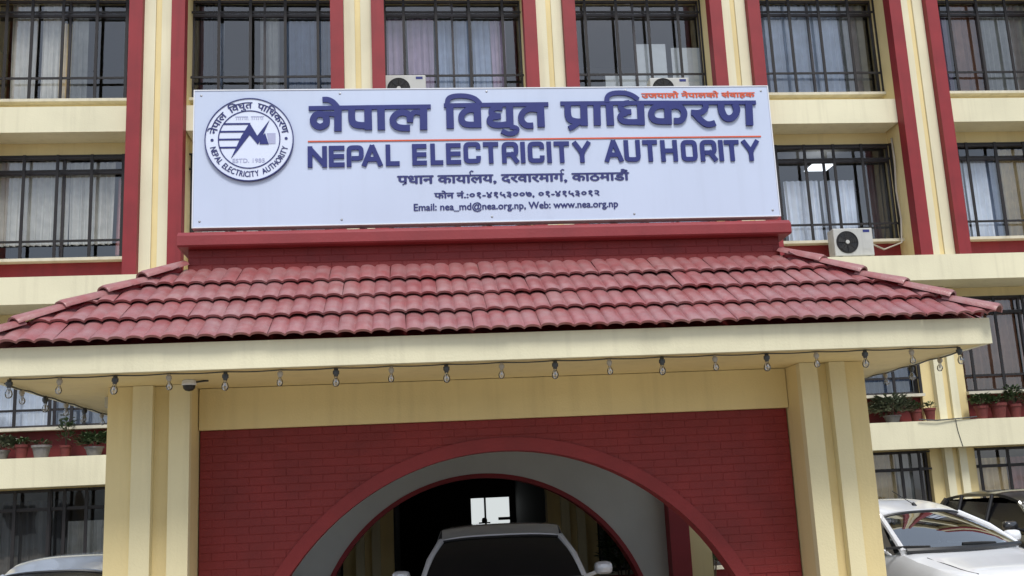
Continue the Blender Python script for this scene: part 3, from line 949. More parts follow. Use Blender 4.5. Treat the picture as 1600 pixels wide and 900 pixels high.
def round_corners(P_, r):
    closed = (Vector(P_[0]) - Vector(P_[-1])).length < 1e-6
    Q = [Vector(p) for p in (P_[:-1] if closed else P_)]
    out = []
    n = len(Q)
    for k in range(n):
        if not closed and k in (0, n - 1):
            out.append(Q[k]); continue
        a_, b_ = (Q[k - 1] - Q[k]), (Q[(k + 1) % n] - Q[k])
        rr = min(r, a_.length * 0.48, b_.length * 0.48)
        a1, b1 = Q[k] + a_.normalized() * rr, Q[k] + b_.normalized() * rr
        for t in (0, 0.25, 0.5, 0.75, 1):
            out.append((1 - t) ** 2 * a1 + 2 * t * (1 - t) * Q[k] + t * t * b1)
    pts = [(p.x, p.y) for p in out]
    return pts + [pts[0]] if closed else pts
for (ch, xa, xb, za, zb) in LATIN:
    xa -= 0.003; xb += 0.003; za -= 0.005; zb += 0.005
    mb = MB()
    h = LW / 2
    for k, st in enumerate(GLY[ch]):
        pp = [(xa + h + (xb - xa - LW) * u, za + h + (zb - za - LW) * v) for u, v in st]
        if not (ch == 'N' and k == 1) and ch != 'C': pp = extend_ends(pp, h * (0.96 if ch in 'AY' else 0.999), not (ch in 'PR' and k == 0))
        if ch in 'COUPR' and len(pp) > 3: pp = round_corners(pp, 0.036)
        mb.strip(pp, LW, YF - 0.016 - 0.0006 * k, YF - 0.0005)
    part('letter', mb, BLUE, SG)
part('red_rule', MB().prism([(-1.83, 5.575), (2.93, 5.568), (2.93, 5.583), (-1.83, 5.590)], YF - 0.008, YF - 0.0005), REDT, SG)
def line(name, txt, x0, x1, z0, z1, material, bold=0.0, kern=None, tilt=0.0, ticks=(), rakar=()):
    mb = MB()
    vf = text_mesh(txt, 0.0, kern)
    hh = (z1 - z0) * bold
    for k, (dx, dz) in enumerate(((0, 0), (-hh, 0), (hh, 0), (0, hh * 0.6), (0, -hh * 0.6))):
        put_text(mb, vf, x0 + dx, x1 + dx, z0 + dz, z1 + dz, YF - 0.004 - 0.0005 * k, tilt)
    for u in ticks:
        x = x0 + (x1 - x0) * u
        mb.strip([(x - 0.004, z1 - 0.030), (x - 0.014, z1 - 0.006), (x + 0.004, z1 + 0.008), (x + 0.024, z1 + 0.0)], 0.011, YF - 0.006, YF - 0.002)
    for u in rakar:
        x = x0 + (x1 - x0) * u
        mb.strip([(x, z0 + 0.030), (x - 0.035, z0 + 0.004)], 0.011, YF - 0.006, YF - 0.002)
    return part(name, mb, material, SG, kind='stuff')
line('text_line', 'पधान कायालय, दरवारमाग, काठमाडौं', -0.93, 1.47, 5.10, 5.235, BLUED, 0.05, ticks=(0.314, 0.708), rakar=(0.035,))
line('text_line', 'फोन नं.:०१-४१५३००७, ०१-४१५३०१२', -0.56, 1.146, 4.945, 5.035, BLUED, 0.05)
line('text_line', 'Email: nea_md@nea.org.np, Web: www.nea.org.np', -0.772, 1.333, 4.805, 4.905, BLUED, 0.03)
line('text_line', 'उजयालो नेपालको संवाहक', 1.67, 2.905, 6.010, 6.095, REDT, 0.06)
for x, z in ((-2.9, 6.09), (-1.5, 6.10), (0.02, 6.11), (1.5, 6.11), (2.98, 6.09), (-2.9, 4.76), (-1.5, 4.75), (0.02, 4.75), (1.5, 4.75), (2.98, 4.76)):
    part('screw', MB().lathe([(0, -0.006), (0.010, -0.004), (0.013, 0.0)], (x, YF, z), 10, 'Y'), METAL, SG)
# emblem
EC = (-2.414, 5.607); ER = 0.437
em = part('emblem', MB().lathe([(0.0, -0.022), (ER, -0.022), (ER, 0.0)], (EC[0], YF - 0.0008, EC[1]), 64, 'Y'), EMB, SG, smooth=False)
def circ(R0, R1, y0, y1):
    mb = MB(); n = 64
    q = lambda r, k, y: (EC[0] + r * math.cos(2 * PI * k / n), y, EC[1] + r * math.sin(2 * PI * k / n))
    for k in range(n):
        mb.quad(q(R0, k, y0), q(R1, k, y0), q(R1, k + 1, y0), q(R0, k + 1, y0))
        mb.quad(q(R1, k, y0), q(R1, k, y1), q(R1, k + 1, y1), q(R1, k + 1, y0))
        mb.quad(q(R0, k, y0), q(R0, k + 1, y0), q(R0, k + 1, y1), q(R0, k, y1))
    return mb
YE_ = YF - 0.0235
part('emblem_ring', circ(ER - 0.004, ER + 0.006, YF - 0.030, YF - 0.001), BLUED, em)
part('emblem_ring', circ(0.300, 0.311, YE_ - 0.004, YE_), BLUED, em)
def arc_text(chars, R, a0, a1, size, flip=False, bold=0.01, gap=0.10, space=0.42):
    vs = [text_mesh(c, 0.0) if c.strip() else None for c in chars]
    wid = [(max(p[0] for p in q[0]) - min(p[0] for p in q[0]) + gap) if q else space for q in vs]
    tot = sum(wid)
    acc = 0
    for k, c in enumerate(chars):
        mid = (acc + wid[k] / 2) / tot
        acc += wid[k]
        if vs[k] is None: continue
        v, f = vs[k]
        xm = (min(p[0] for p in v) + max(p[0] for p in v)) / 2
        t = a0 + (a1 - a0) * mid
        sx = abs(a1 - a0) * R / tot / size
        rt = MB()
        for kk, (ddx, ddy) in enumerate(((0, 0), (bold, 0), (-bold, 0), (0, bold))):
          i = len(rt.v)
          for (x, y) in v:
            x += ddx; y += ddy
            rr = R + (y - 0.35) * size * (-1 if flip else 1)
            ang = t + (x - xm) * size * sx / R * (1 if flip else -1)
            rt.v.append((EC[0] + rr * math.cos(ang), YE_ - 0.003 - 0.0005 * kk, EC[1] + rr * math.sin(ang)))
          rt.f += [tuple(i + q for q in ff) for ff in f]
        part('ring_letter', rt, BLUED, em)
arc_text(['ने', 'पा', 'ल', ' ', 'िव', 'घु', 'त', ' ', 'पा', 'िध', 'क', 'र', 'ण'], 0.368, math.radians(170), math.radians(10), 0.105, bold=0.025, gap=0.0, space=0.5)
arc_text(list('NEPAL ELECTRICITY AUTHORITY'), 0.368, math.radians(192), math.radians(348), 0.085, True, 0.025)
part('ring_dot', MB().lathe([(0, -0.003), (0.016, -0.003)], (EC[0] - 0.368, YE_, EC[1] - 0.005), 12, 'Y'), BLUED, em)
part('ring_dot', MB().lathe([(0, -0.003), (0.016, -0.003)], (EC[0] + 0.368, YE_, EC[1] + 0.005), 12, 'Y'), BLUED, em)
ez = MB()
rel = lambda pts: [(EC[0] + x, EC[1] + z) for x, z in pts]
for (xa, xb, z) in ((-0.252, 0.006, 0.166), (-0.289, -0.04, 0.084), (-0.300, -0.085, 0.001), (-0.290, -0.125, -0.085)):
    ez.prism(rel([(xa, z - 0.009), (xb, z - 0.009), (xb + 0.004, z + 0.009), (xa, z + 0.009)]), YE_ - 0.004, YE_)
ez.prism(rel([(-0.177, -0.197), (-0.079, 0.033), (0.003, 0.175), (0.08, 0.036), (0.2, 0.201), (0.119, 0.002), (0.086, -0.056), (0.004, 0.048), (-0.109, -0.11)]), YE_ - 0.006, YE_)
ez.prism(rel([(0.103, -0.053), (0.194, -0.054), (0.158, 0.063), (0.119, 0.019)]), YE_ - 0.008, YE_)
part('emblem_mark', ez, BLUE, em)
part('emblem_block', MB().prism(rel([(0.197, -0.051), (0.262, -0.050), (0.262, 0.064), (0.175, 0.064)]), YE_ - 0.003, YE_), EMG, em)
et = MB()
put_text(et, text_mesh('ESTD. 1985', 0.01), EC[0] - 0.165, EC[0] + 0.155, EC[1] - 0.247, EC[1] - 0.203, YE_ - 0.003)
for (xa, xb) in ((-0.14, -0.015), (0.015, 0.145)):        # too small to read in the place: head strokes and stems only
    et.strip([(EC[0] + xa, EC[1] + 0.243), (EC[0] + xb, EC[1] + 0.243)], 0.006, YE_ - 0.003, YE_)
    q = xa + 0.012
    while q < xb:
        et.strip([(EC[0] + q, EC[1] + 0.239), (EC[0] + q + random.uniform(-0.006, 0.006), EC[1] + 0.210)], 0.006, YE_ - 0.0035, YE_)
        q += random.uniform(0.014, 0.024)
part('emblem_text', et, EMG, em, kind='stuff')

# ================================================================== AC UNITS
def ac_unit(label, loc, group='air conditioner units on the window ledges', h=0.55):
    A = thing('ac_unit', label, 'air conditioner', loc, group)
    x, y, z = loc
    w, d = 0.78, 0.30
    cs = MB()
    r = 0.02
    cs.box(x - w / 2, x + w / 2, y - d / 2, y + d / 2, z + 0.05, z + 0.05 + h)
    o = part('casing', cs, ACW, A)
    bv = o.modifiers.new('b', 'BEVEL'); bv.width = 0.018; bv.segments = 2
    fx, fz = x - 0.13, z + 0.05 + h / 2
    part('fan_well', MB().lathe([(0.0, -0.004), (0.205, -0.004), (0.212, -0.012), (0.22, -0.004), (0.22, 0.0)], (fx, y - d / 2, fz), 32, 'Y'), BLACK, A)
    gd = MB()
    for rr in (0.06, 0.10, 0.14, 0.18, 0.205):
        n = 28
        gd.tube([(fx + rr * math.cos(2 * PI * k / n), y - d / 2 - 0.022, fz + rr * math.sin(2 * PI * k / n)) for k in range(n + 1)], 0.0035, 4, False)
    for k in range(8):
        t = 2 * PI * k / 8
        gd.tube([(fx + 0.04 * math.cos(t), y - d / 2 - 0.022, fz + 0.04 * math.sin(t)), (fx + 0.21 * math.cos(t), y - d / 2 - 0.016, fz + 0.21 * math.sin(t))], 0.0035, 4)
    part('fan_guard', gd, GRILLE, A)
    bl = MB()
    for k in range(5):
        t = 2 * PI * k / 5 + 0.3
        c_, s_ = math.cos(t), math.sin(t)
        P3 = lambda r_, w_, dy: (fx + r_ * c_ - w_ * s_, y - d / 2 - dy, fz + r_ * s_ + w_ * c_)
        bl.quad(P3(0.04, -0.03, 0.008), P3(0.18, -0.07, 0.006), P3(0.185, 0.05, 0.015), P3(0.04, 0.03, 0.014))
    part('fan', bl, SEAT, A)
    part('hub', MB().lathe([(0, -0.03), (0.035, -0.028), (0.042, -0.018)], (fx, y - d / 2, fz), 16, 'Y'), ACW, A)
    part('badge', MB().box(x + 0.20, x + 0.33, y - d / 2 - 0.004, y - d / 2 + 0.001, z + h - 0.035, z + h + 0.015), BLUE, A)
    part('vent', MB().box(x + 0.16, x + 0.34, y - d / 2 - 0.003, y - d / 2 + 0.001, z + 0.14, z + 0.15).box(x + 0.16, x + 0.34, y - d / 2 - 0.003, y - d / 2 + 0.001, z + 0.17, z + 0.18).box(x + 0.16, x + 0.34, y - d / 2 - 0.003, y - d / 2 + 0.001, z + 0.20, z + 0.21), ACW, A)
    for sx in (-0.28, 0.28):
        part('foot', MB().box(x + sx - 0.03, x + sx + 0.03, y - d / 2 + 0.01, y + d / 2 - 0.01, z, z + 0.049), BLACK, A)
    return A
ac_unit('air conditioner with its fan in full view, on the ledge right of the sign board', (7.66, 8.83, 6.12))
ac_unit('air conditioner unit peeping over the sign board, under the lavender curtained window', (-0.80, 9.00, T3))
ac_unit('air conditioner unit peeping over the right half of the sign board, below the papered window', (4.36, 9.00, T3), h=0.46)

tag(part('drain_pipe', MB().tube([(8.06, 8.95, 6.5), (8.4, 9.0, 6.36), (8.80, 9.05, 6.5), (8.885, 9.12, 7.0), (8.87, 9.15, 7.6), (8.90, 9.12, 8.2), (8.92, 9.18, 8.7)], 0.018, 6), SOCKL), 'pale lagged pipe climbing the jamb beside the ledge air conditioner', 'pipe')
# ================================================================== BULBS, CABLES, CAMERA
cb = MB()
pts = [(-4.40, -0.87, 3.10)]
BXS = [-4.224, -3.812, -3.355, -2.914, -2.437, -1.972, -1.496, -1.016, -0.537, -0.048, 0.429, 0.916, 1.397, 1.882, 2.366, 2.83, 3.293, 3.736, 4.194]
pts = []
for k in range(18):
    for j in range(6):
        u = j / 6
        x = BXS[k] + (BXS[k + 1] - BXS[k]) * u
        pts.append((x, -0.87, 3.101 - 0.007 * math.sin(PI * u)))
pts.append((BXS[18], -0.87, 3.100))
cb.tube(pts, 0.006, 5)
tag(part('light_cable', cb, SOCK), 'thin cable strung with bulbs under the front edge of the porch eave', 'cable')
side_y = [-0.2 + 0.62 * k for k in range(7)]
for sg in (-1, 1):
    cb = MB()
    cb.tube([(sg * 4.36, -0.6 + 0.1 * j, 3.098 - 0.012 * abs(math.sin(j * 0.5))) for j in range(48)], 0.008, 5)
    tag(part('light_cable', cb, SOCK), 'thin cable strung with bulbs under the %s side edge of the porch eave' % ('left' if sg < 0 else 'right'), 'cable')
def bulb_parts(loc, dark, label, s=1.0):
    T_ = thing('light_bulb', label, 'bulb', loc, 'bulbs strung under the porch eave')
    sk = MB().lathe([(0, 0.0), (0.017 * s, 0.0), (0.021 * s, -0.018 * s), (0.029 * s, -0.022 * s), (0.029 * s, -0.050 * s), (0.020 * s, -0.058 * s), (0.018 * s, -0.072 * s), (0.0, -0.072 * s)], (0, 0, 0), 12)
    gl = MB().lathe([(0.012 * s, -0.070 * s), (0.016 * s, -0.085 * s), (0.030 * s, -0.110 * s), (0.033 * s, -0.130 * s), (0.026 * s, -0.152 * s), (0.012 * s, -0.163 * s), (0.0, -0.165 * s)], (0, 0, 0), 14)
    cr = MB().lathe([(0, -0.085 * s), (0.007 * s, -0.085 * s), (0.008 * s, -0.12 * s), (0, -0.13 * s)], (0, 0, 0), 8)
    for nm, mb_, mt in (('socket', sk, SOCK if dark else SOCKL), ('glass_bulb', gl, CLEAR), ('filament_stem', cr, SOCK if dark else METAL)):
        o = bpy.data.objects.new(nm, mb_.mesh(nm, mt, True)); C.objects.link(o); o.parent = T_
    return T_
bd = bulb_parts((BXS[0], -0.87, 3.10), True, 'x', 0.98)
bp_ = bulb_parts((BXS[1], -0.87, 3.10), False, 'x', 0.86)
ORD = ['first', 'second', 'third', 'fourth', 'fifth', 'sixth', 'seventh', 'eighth', 'ninth', 'tenth']
kd = kp = 0
for k in range(19):
    dark = (k % 2 == 0)
    if k == 0: o = bd
    elif k == 1: o = bp_
    else: o = copy_tree(bd if dark else bp_)
    o.location = (BXS[k], -0.87, 3.098)
    o.rotation_euler = (random.uniform(-0.08, 0.08), random.uniform(-0.08, 0.08), random.uniform(0, 6))
    if dark:
        o['label'] = '%s dark socketed bulb from the left along the front eave' % ORD[kd]; kd += 1
    else:
        o['label'] = '%s pale socketed bulb from the left along the front eave' % ORD[kp]; kp += 1
for sg in (-1, 1):
    for k, yy in enumerate(side_y):
        o = copy_tree(bd if k % 2 else bp_)
        o.location = (sg * 4.36, yy, 3.094)
        o.rotation_euler = (random.uniform(-0.1, 0.1), random.uniform(-0.1, 0.1), 0)
        o['label'] = '%s bulb from the front along the %s side edge of the eave' % (ORD[k], 'left' if sg < 0 else 'right')
D = thing('dome_camera', 'small white dome camera with black lens under the eave by the left pillar', 'security camera', (-2.86, -0.30, 3.11))
part('housing', MB().lathe([(0, 0), (0.055, 0), (0.064, -0.015), (0.066, -0.040), (0.060, -0.048)], (-2.86, -0.30, 3.110), 20), SIGNE, D, smooth=True)
part('dome', MB().lathe([(0.057, -0.046), (0.052, -0.075), (0.034, -0.094), (0.0, -0.102)], (-2.86, -0.30, 3.110), 20), BLACK, D, smooth=True)
part('bracket', MB().tube([(-2.80, -0.30, 3.09), (-2.74, -0.28, 3.10), (-2.70, -0.25, 3.106)], 0.010, 6), BLACK, D)

# ================================================================== POTTED PLANTS
def leaves(mb, c, rx, rz, n, size, rnd, droop=0.3):
    for _ in range(n):
        th = rnd.uniform(0, 2 * PI); ph = rnd.uniform(-0.4, 1.0)
        r = rnd.uniform(0.25, 1) ** 0.6
        p = Vector((c[0] + rx * r * math.cos(th) * math.cos(ph), c[1] + rx * 0.7 * r * math.sin(th) * math.cos(ph), c[2] + rz * r * math.sin(ph)))
        d = Vector((math.cos(th), math.sin(th) * 0.7, rnd.uniform(-droop, 0.9))).normalized()
        sd_ = d.cross(Vector((0, 0, 1))).normalized()
        s = size * rnd.uniform(0.6, 1.3)
        w = sd_ * s * 0.28
        up = Vector((0, 0, 1)) * s * 0.1
        mb.quad(p, p + d * s * 0.5 + w + up, p + d * s, p + d * s * 0.5 - w + up)
def plant(name, label, x, y, z, ph, pr, fol_r, fol_h, nleaf, lsize, potm, leafm, seed, group):
    rnd = random.Random(seed)
    T_ = thing(name, label, 'potted plant', (x, y, z), group)
    part('pot', MB().lathe([(0, 0), (pr * 0.68, 0), (pr * 0.93, ph * 0.8), (pr * 1.04, ph * 0.82), (pr * 1.06, ph), (pr * 0.9, ph), (pr * 0.88, ph * 0.9), (0, ph * 0.9)], (x, y, z), 16), potm, T_, smooth=True)
    st = MB()
    for _ in range(4):
        dx, dy = rnd.uniform(-0.5, 0.5) * fol_r, rnd.uniform(-0.3, 0.3) * fol_r
        st.tube([(x + dx * 0.1, y, z + ph * 0.88), (x + dx * 0.6, y + dy * 0.5, z + ph + fol_h * 0.4), (x + dx, y + dy, z + ph + fol_h * 0.9)], 0.005, 4)
    part('stem', st, STEM, T_)
    lf = MB()
    leaves(lf, (x, y, z + ph + fol_h * 0.4), fol_r * 1.15, fol_h * 0.8, int(nleaf * 2.2), lsize, rnd)
    part('foliage', lf, leafm, T_)
    return T_
PG = 'potted plants on the first floor ledge'
plant('potted_plant', 'terracotta pot with dark shrub beside the lower column on the right ledge', 9.93, 8.98, 3.0, 0.25, 0.125, 0.15, 0.20, 90, 0.10, TERRA, LEAF, 1, PG)
plant('potted_plant', 'widest terracotta pot of the right ledge, low leaves spilling over its rim', 10.27, 8.98, 3.0, 0.29, 0.155, 0.15, 0.12, 70, 0.09, TERRA, LEAF, 2, PG)
plant('potted_plant', 'terracotta pot with upright plant rising above the sill on the right ledge', 10.60, 8.98, 3.0, 0.26, 0.12, 0.13, 0.34, 90, 0.10, TERRA, LEAF, 3, PG)
plant('potted_plant', 'terracotta pot at the far right of the right ledge row, sparse leaves', 10.95, 8.98, 3.0, 0.24, 0.13, 0.14, 0.14, 50, 0.08, TERRA, LEAF, 4, PG)
plant('potted_plant', 'terracotta pot at the frame edge on the right ledge, bushy top', 11.3, 8.98, 3.0, 0.25, 0.13, 0.16, 0.2, 80, 0.09, TERRA, LEAF, 5, PG)
plant('potted_plant', 'big grey green shrub in a dark pot right beside the porch pillar', 8.16, 9.0, 3.0, 0.14, 0.16, 0.36, 0.34, 420, 0.10, POTG, LEAFG, 6, PG)
plant('potted_plant', 'small terracotta pot right of the grey green shrub, red wall behind', 8.62, 8.98, 3.0, 0.22, 0.11, 0.10, 0.14, 40, 0.08, TERRA, LEAF, 7, PG)
plant('potted_plant', 'small terracotta pot nearest the lower column, left of it, nearly bare', 8.90, 8.98, 3.0, 0.25, 0.11, 0.09, 0.10, 26, 0.07, TERRA, LEAF, 8, PG)
plant('potted_plant', 'terracotta pot on the left ledge between leafy clump and grey bowl', -7.60, 8.98, 3.0, 0.24, 0.12, 0.12, 0.10, 50, 0.08, TERRA, LEAF, 9, PG)
plant('potted_plant', 'wide grey bowl shaped pot on the left ledge', -7.27, 8.98, 3.0, 0.22, 0.16, 0.12, 0.08, 30, 0.07, POTG, LEAF, 10, PG)
plant('potted_plant', 'tall thin seedling rising past the sill on the left ledge', -6.86, 8.98, 3.0, 0.20, 0.10, 0.10, 0.52, 46, 0.10, TERRA, LEAF, 11, PG)
plant('potted_plant', 'leafy clump in a dark pot at the left end of the left ledge', -7.95, 8.98, 3.0, 0.16, 0.15, 0.24, 0.22, 200, 0.09, POTG, LEAFG, 12, PG)
plant('potted_plant', 'dense dark shrub on the left ledge beside the porch pillar', -6.38, 8.98, 3.0, 0.16, 0.16, 0.26, 0.24, 260, 0.09, POTG, LEAF, 13, PG)
# bushes beyond the porch, seen through the arch
def bush(label, x, y, h, r, n, seed):
    rnd = random.Random(seed)
    T_ = thing('bush', label, 'bush', (x, y, 0.1))
    st = MB()
    for _ in range(6):
        dx, dy = rnd.uniform(-1, 1) * r * 0.6, rnd.uniform(-1, 1) * r * 0.5
        st.tube([(x, y, 0.1), (x + dx * 0.5, y + dy * 0.5, h * 0.5), (x + dx, y + dy, h * 0.9)], 0.014, 5)
    part('stem', st, STEM, T_)
    lf = MB()
    leaves(lf, (x, y, h * 0.55), r, h * 0.5, n, 0.14, rnd)
    part('foliage', lf, LEAF, T_)
bush('dark leafy bush beyond the porch, glimpsed through the right side of the arch', 4.15, 7.9, 1.75, 0.55, 900, 21)
bush('low dark bush behind the right column inside the arch', 2.75, 8.5, 1.5, 0.40, 700, 22)

ORDT = ['first', 'second', 'third', 'fourth', 'fifth', 'sixth', 'seventh', 'eighth', 'ninth']
# ================================================================== ACROSS THE YARD (behind the camera, mirrored in the glass)
OB = thing('opposite_building', 'long pale three storey building across the yard, facing the porch', 'building', (0, -46, 0))
part('wall', MB().box(-30, 30, -56, -46, 0, 8.2), PLASTER, OB)
ow = MB()
for fl in range(2):
    for k in range(18):
        ow.box(-28.5 + k * 3.3, -26.7 + k * 3.3, -45.98, -45.9, 1.2 + fl * 3.6, 2.9 + fl * 3.6)
o = part('window_row', ow, FRAMEM, OB, kind='stuff')
rndt = random.Random(5)
tr = MB()
for k in range(9):
    tx = -26 + k * 6.5 + rndt.uniform(-1, 1); ty = -33 + rndt.uniform(-2, 2)
    TT = thing('shade_tree', 'leafy shade tree across the yard, the %s from the left end of the row' % ORDT[k], 'tree', (tx, ty, 0), 'trees across the yard')
    hh = rndt.uniform(6.0, 8.5)
    part('trunk', MB().tube([(tx, ty, 0), (tx + 0.1, ty, hh * 0.35), (tx + 0.3, ty + 0.1, hh * 0.7)], [0.22, 0.17, 0.08], 8), STEM, TT)
    lf = MB()
    for q in range(6):
        cx_, cy_, cz_ = tx + rndt.uniform(-1.5, 1.5), ty + rndt.uniform(-1.2, 1.2), hh * rndt.uniform(0.45, 0.85)
        leaves(lf, (cx_, cy_, cz_), rndt.uniform(1.3, 2.0), rndt.uniform(1.0, 1.5), 260, 0.45, rndt)
    part('crown', lf, LEAF, TT)

# conduit on the right of the facade
cb = MB()
cb.tube([(8.55, 8.74, 3.03), (8.9, 8.74, 3.00), (9.35, 8.765, 3.02), (9.7, 8.77, 3.04)], 0.012, 5)
cb.tube([(9.28, 8.775, 3.02), (9.30, 8.78, 2.8), (9.36, 8.78, 2.5)], 0.006, 5)
tag(part('cable', cb, SOCK), 'loose dark cable lying across the first floor ledge at the right column', 'cable')

# ================================================================== CARS
def loft(mb, rings, closed=False):
    i0 = len(mb.v)
    n = len(rings[0])
    for r in rings: mb.v += r
    for k in range(len(rings) - 1):
        for j in range(n - 1):
            q = i0 + k * n + j
            mb.f.append((q, q + 1, q + n + 1, q + n))
    mb.f.append(tuple(i0 + j for j in range(n)))
    mb.f.append(tuple(i0 + (len(rings) - 1) * n + j for j in reversed(range(n))))
def interp(tab, y):
    for (a_, va), (b_, vb) in zip(tab, tab[1:]):
        if a_ <= y <= b_:
            t = (y - a_) / (b_ - a_)
            t = t * t * (3 - 2 * t) * 0.5 + t * 0.5
            return va + (vb - va) * t
    return tab[0][1] if y < tab[0][0] else tab[-1][1]
def car(name, label, cat, loc, yaw, paint, L=4.5, W=1.80, Hh=1.68, belt=1.02, hood=1.0, wbase=-0.98, rfront=-0.30, rrear=1.75, roofw=0.58, antenna=True, rails=False, CARG=CARG, drop=0.13, crown=0.05, ms=1.0):
    """nose points to local -Y"""
    T_ = thing(name, label, cat, loc, 'parked cars')
    T_.rotation_euler = (0, 0, yaw)
    def lp(nm, mb, mt, par=T_, smooth=True):
        o = bpy.data.objects.new(nm, mb.mesh(nm, mt, smooth)); C.objects.link(o); o.parent = par
        return o
    f = -L / 2; r = L / 2
    top = [(f, 0.62), (f + 0.10, 0.78), (f + 0.35, hood - 0.10), (wbase - 0.35, hood), (wbase, belt + 0.06), (0, belt), (rrear, belt + 0.05), (r - 0.12, belt), (r, 0.75)]
    wid = [(f, 0.62), (f + 0.12, 0.78), (f + 0.5, W / 2 - 0.03), (wbase, W / 2), (rrear - 0.3, W / 2), (r - 0.4, W / 2 - 0.03), (r - 0.08, 0.80), (r, 0.66)]
    bot = [(f, 0.36), (f + 0.3, 0.24), (r - 0.3, 0.26), (r, 0.42)]
    rings = []
    ys = [f, f + 0.05, f + 0.12, f + 0.22, f + 0.35, f + 0.55, f + 0.8, f + 1.05, wbase - 0.2, wbase, wbase + 0.3, 0, 0.5, 1.0, 1.4, rrear, r - 0.3, r - 0.14, r - 0.06, r]
    for y in ys:
        w = interp(wid, y); t = interp(top, y); b = interp(bot, y)
        h = t - b
        half = [(0, b), (w * 0.8, b), (w * 0.96, b + 0.06 * h), (w, b + 0.25 * h), (w * 0.995, b + 0.55 * h), (w * 0.97, b + 0.82 * h), (w * 0.90, t - 0.035), (w * 0.78, t - 0.005), (w * 0.6, t + 0.012), (w * 0.3, t + 0.025), (0, t + 0.028)]
        ring_ = [(x, y, z) for x, z in half] + [(-x, y, z) for x, z in reversed(half[:-1])]
        rings.append(ring_)
    mb = MB(); loft(mb, rings)
    lp('body', mb, paint)
    # roof: curved sheet with thickness
    def roofz(y, x):
        u = (y - rfront) / (rrear - rfront)
        return Hh - drop * (1 - min(1, u / 0.35)) ** 2 - 0.07 * max(0, (u - 0.6) / 0.4) ** 2 - crown * (abs(x) / roofw) ** 3
    mb = MB()
    n, k_ = 12, 12
    for (off) in (0.0, -0.045):
        for j in range(k_ + 1):
            y = rfront + (rrear - rfront) * j / k_
            for i in range(n + 1):
                x = -roofw + 2 * roofw * i / n
                ww = 1.0 - 0.03 * (1 - min(1, j / 3))
                yb = y - (0.07 * (1 - (x / roofw) ** 2) if j == 0 else 0)
                mb.v.append((x * ww, yb, roofz(y, x) + off))
    N = (n + 1) * (k_ + 1)
    for o_ in (0, N):
        for j in range(k_):
            for i in range(n):
                q = o_ + j * (n + 1) + i
                mb.f.append((q, q + 1, q + n + 2, q + n + 1))
    for i in range(n):
        mb.f.append((i, i + 1, N + i + 1, N + i))
        q = k_ * (n + 1) + i
        mb.f.append((q, q + 1, N + q + 1, N + q))
    for j in range(k_):
        for i in (0, n):
            q = j * (n + 1) + i
            mb.f.append((q, q + n + 1, N + q + n + 1, N + q))
    lp('roof', mb, paint)
    # windscreen
    wb = W / 2 * 0.86
    zb = belt + 0.085
    def ws(u, v):
        x = (2 * u - 1) * (wb + (roofw * 0.97 - wb) * v)
        bow = 1 - (2 * u - 1) ** 2
        y = wbase + (rfront - wbase) * v - bow * (0.16 * (1 - v) + 0.07 * v) - 0.02 * math.sin(PI * v)
        z = zb + (roofz(rfront, x) - 0.025 - zb) * v + 0.03 * math.sin(PI * v)
        return (x, y, z)
    mb = MB(); n = 12; k_ = 6
    for j in range(k_ + 1):
        for i in range(n + 1): mb.v.append(ws(i / n, j / k_))
    for j in range(k_):
        for i in range(n):
            q = j * (n + 1) + i
            mb.f.append((q, q + 1, q + n + 2, q + n + 1))
    lp('windscreen', mb, CARG)
    bl = MB()
    bl.tube([ws(i / 12, 0.985) for i in range(13)], 0.018, 6)
    bl.tube([(p[0], p[1] - 0.03, p[2] - 0.012) for p in (ws(i / 12, 0.0) for i in range(13))], 0.030, 6)
    lp('windscreen_seal', bl, BLACK)
    # pillars
    for s_ in (-1, 1):
        A0 = Vector((s_ * wb * 1.02, wbase + 0.01, zb - 0.03)); A1 = Vector((s_ * roofw * 0.985, rfront, roofz(rfront, roofw) - 0.02))
        mid = (A0 + A1) / 2 + Vector((s_ * 0.02, -0.01, 0.03))
        lp('pillar', MB().tube([A0, mid, A1], [0.040, 0.034, 0.036], 8), paint)
        R1 = Vector((s_ * roofw * 0.985, rrear - 0.05, roofz(rrear, roofw) - 0.02)); R0 = Vector((s_ * (W / 2 - 0.10), rrear + 0.28, belt + 0.05))
        lp('pillar', MB().tube([R0, R1], [0.07, 0.06], 8), paint)
        for yy in (0.35, 1.2):
            lp('pillar', MB().tube([(s_ * (W / 2 - 0.075), yy, belt + 0.01), (s_ * roofw * 0.99, yy + 0.03, roofz(yy, roofw) - 0.02)], 0.03, 8), BLACK)
        # side glass
        g2 = MB()
        g2.quad((s_ * (W / 2 - 0.08), wbase + 0.12, belt + 0.02), (s_ * (W / 2 - 0.07), rrear + 0.2, belt + 0.03), (s_ * roofw * 1.0, rrear - 0.05, roofz(rrear, roofw) - 0.03), (s_ * roofw * 0.99, rfront + 0.03, roofz(rfront, roofw) - 0.03))
        lp('side_window', g2, CARG, smooth=False)
        # mirror
        my = wbase + 0.32
        mi = MB()
        mi.tube([(s_ * (W / 2 - 0.09), my, belt + 0.06), (s_ * (W / 2 + 0.03), my, belt + 0.10)], 0.022, 6)
        cx_ = s_ * (W / 2 + 0.11)
        prof = [(0.0, -0.07), (0.055, -0.062), (0.085, -0.03), (0.09, 0.02), (0.085, 0.05), (0.0, 0.05)]
        i0 = len(mi.v)
        nn = 14
        for (rr, hh) in prof:
            for j in range(nn):
                t = 2 * PI * j / nn
                mi.v.append((cx_ + rr * ms * 1.15 * math.copysign(abs(math.cos(t)) ** 0.6, math.cos(t)), my + hh, belt + 0.14 + rr * ms * 0.8 * math.copysign(abs(math.sin(t)) ** 0.6, math.sin(t))))
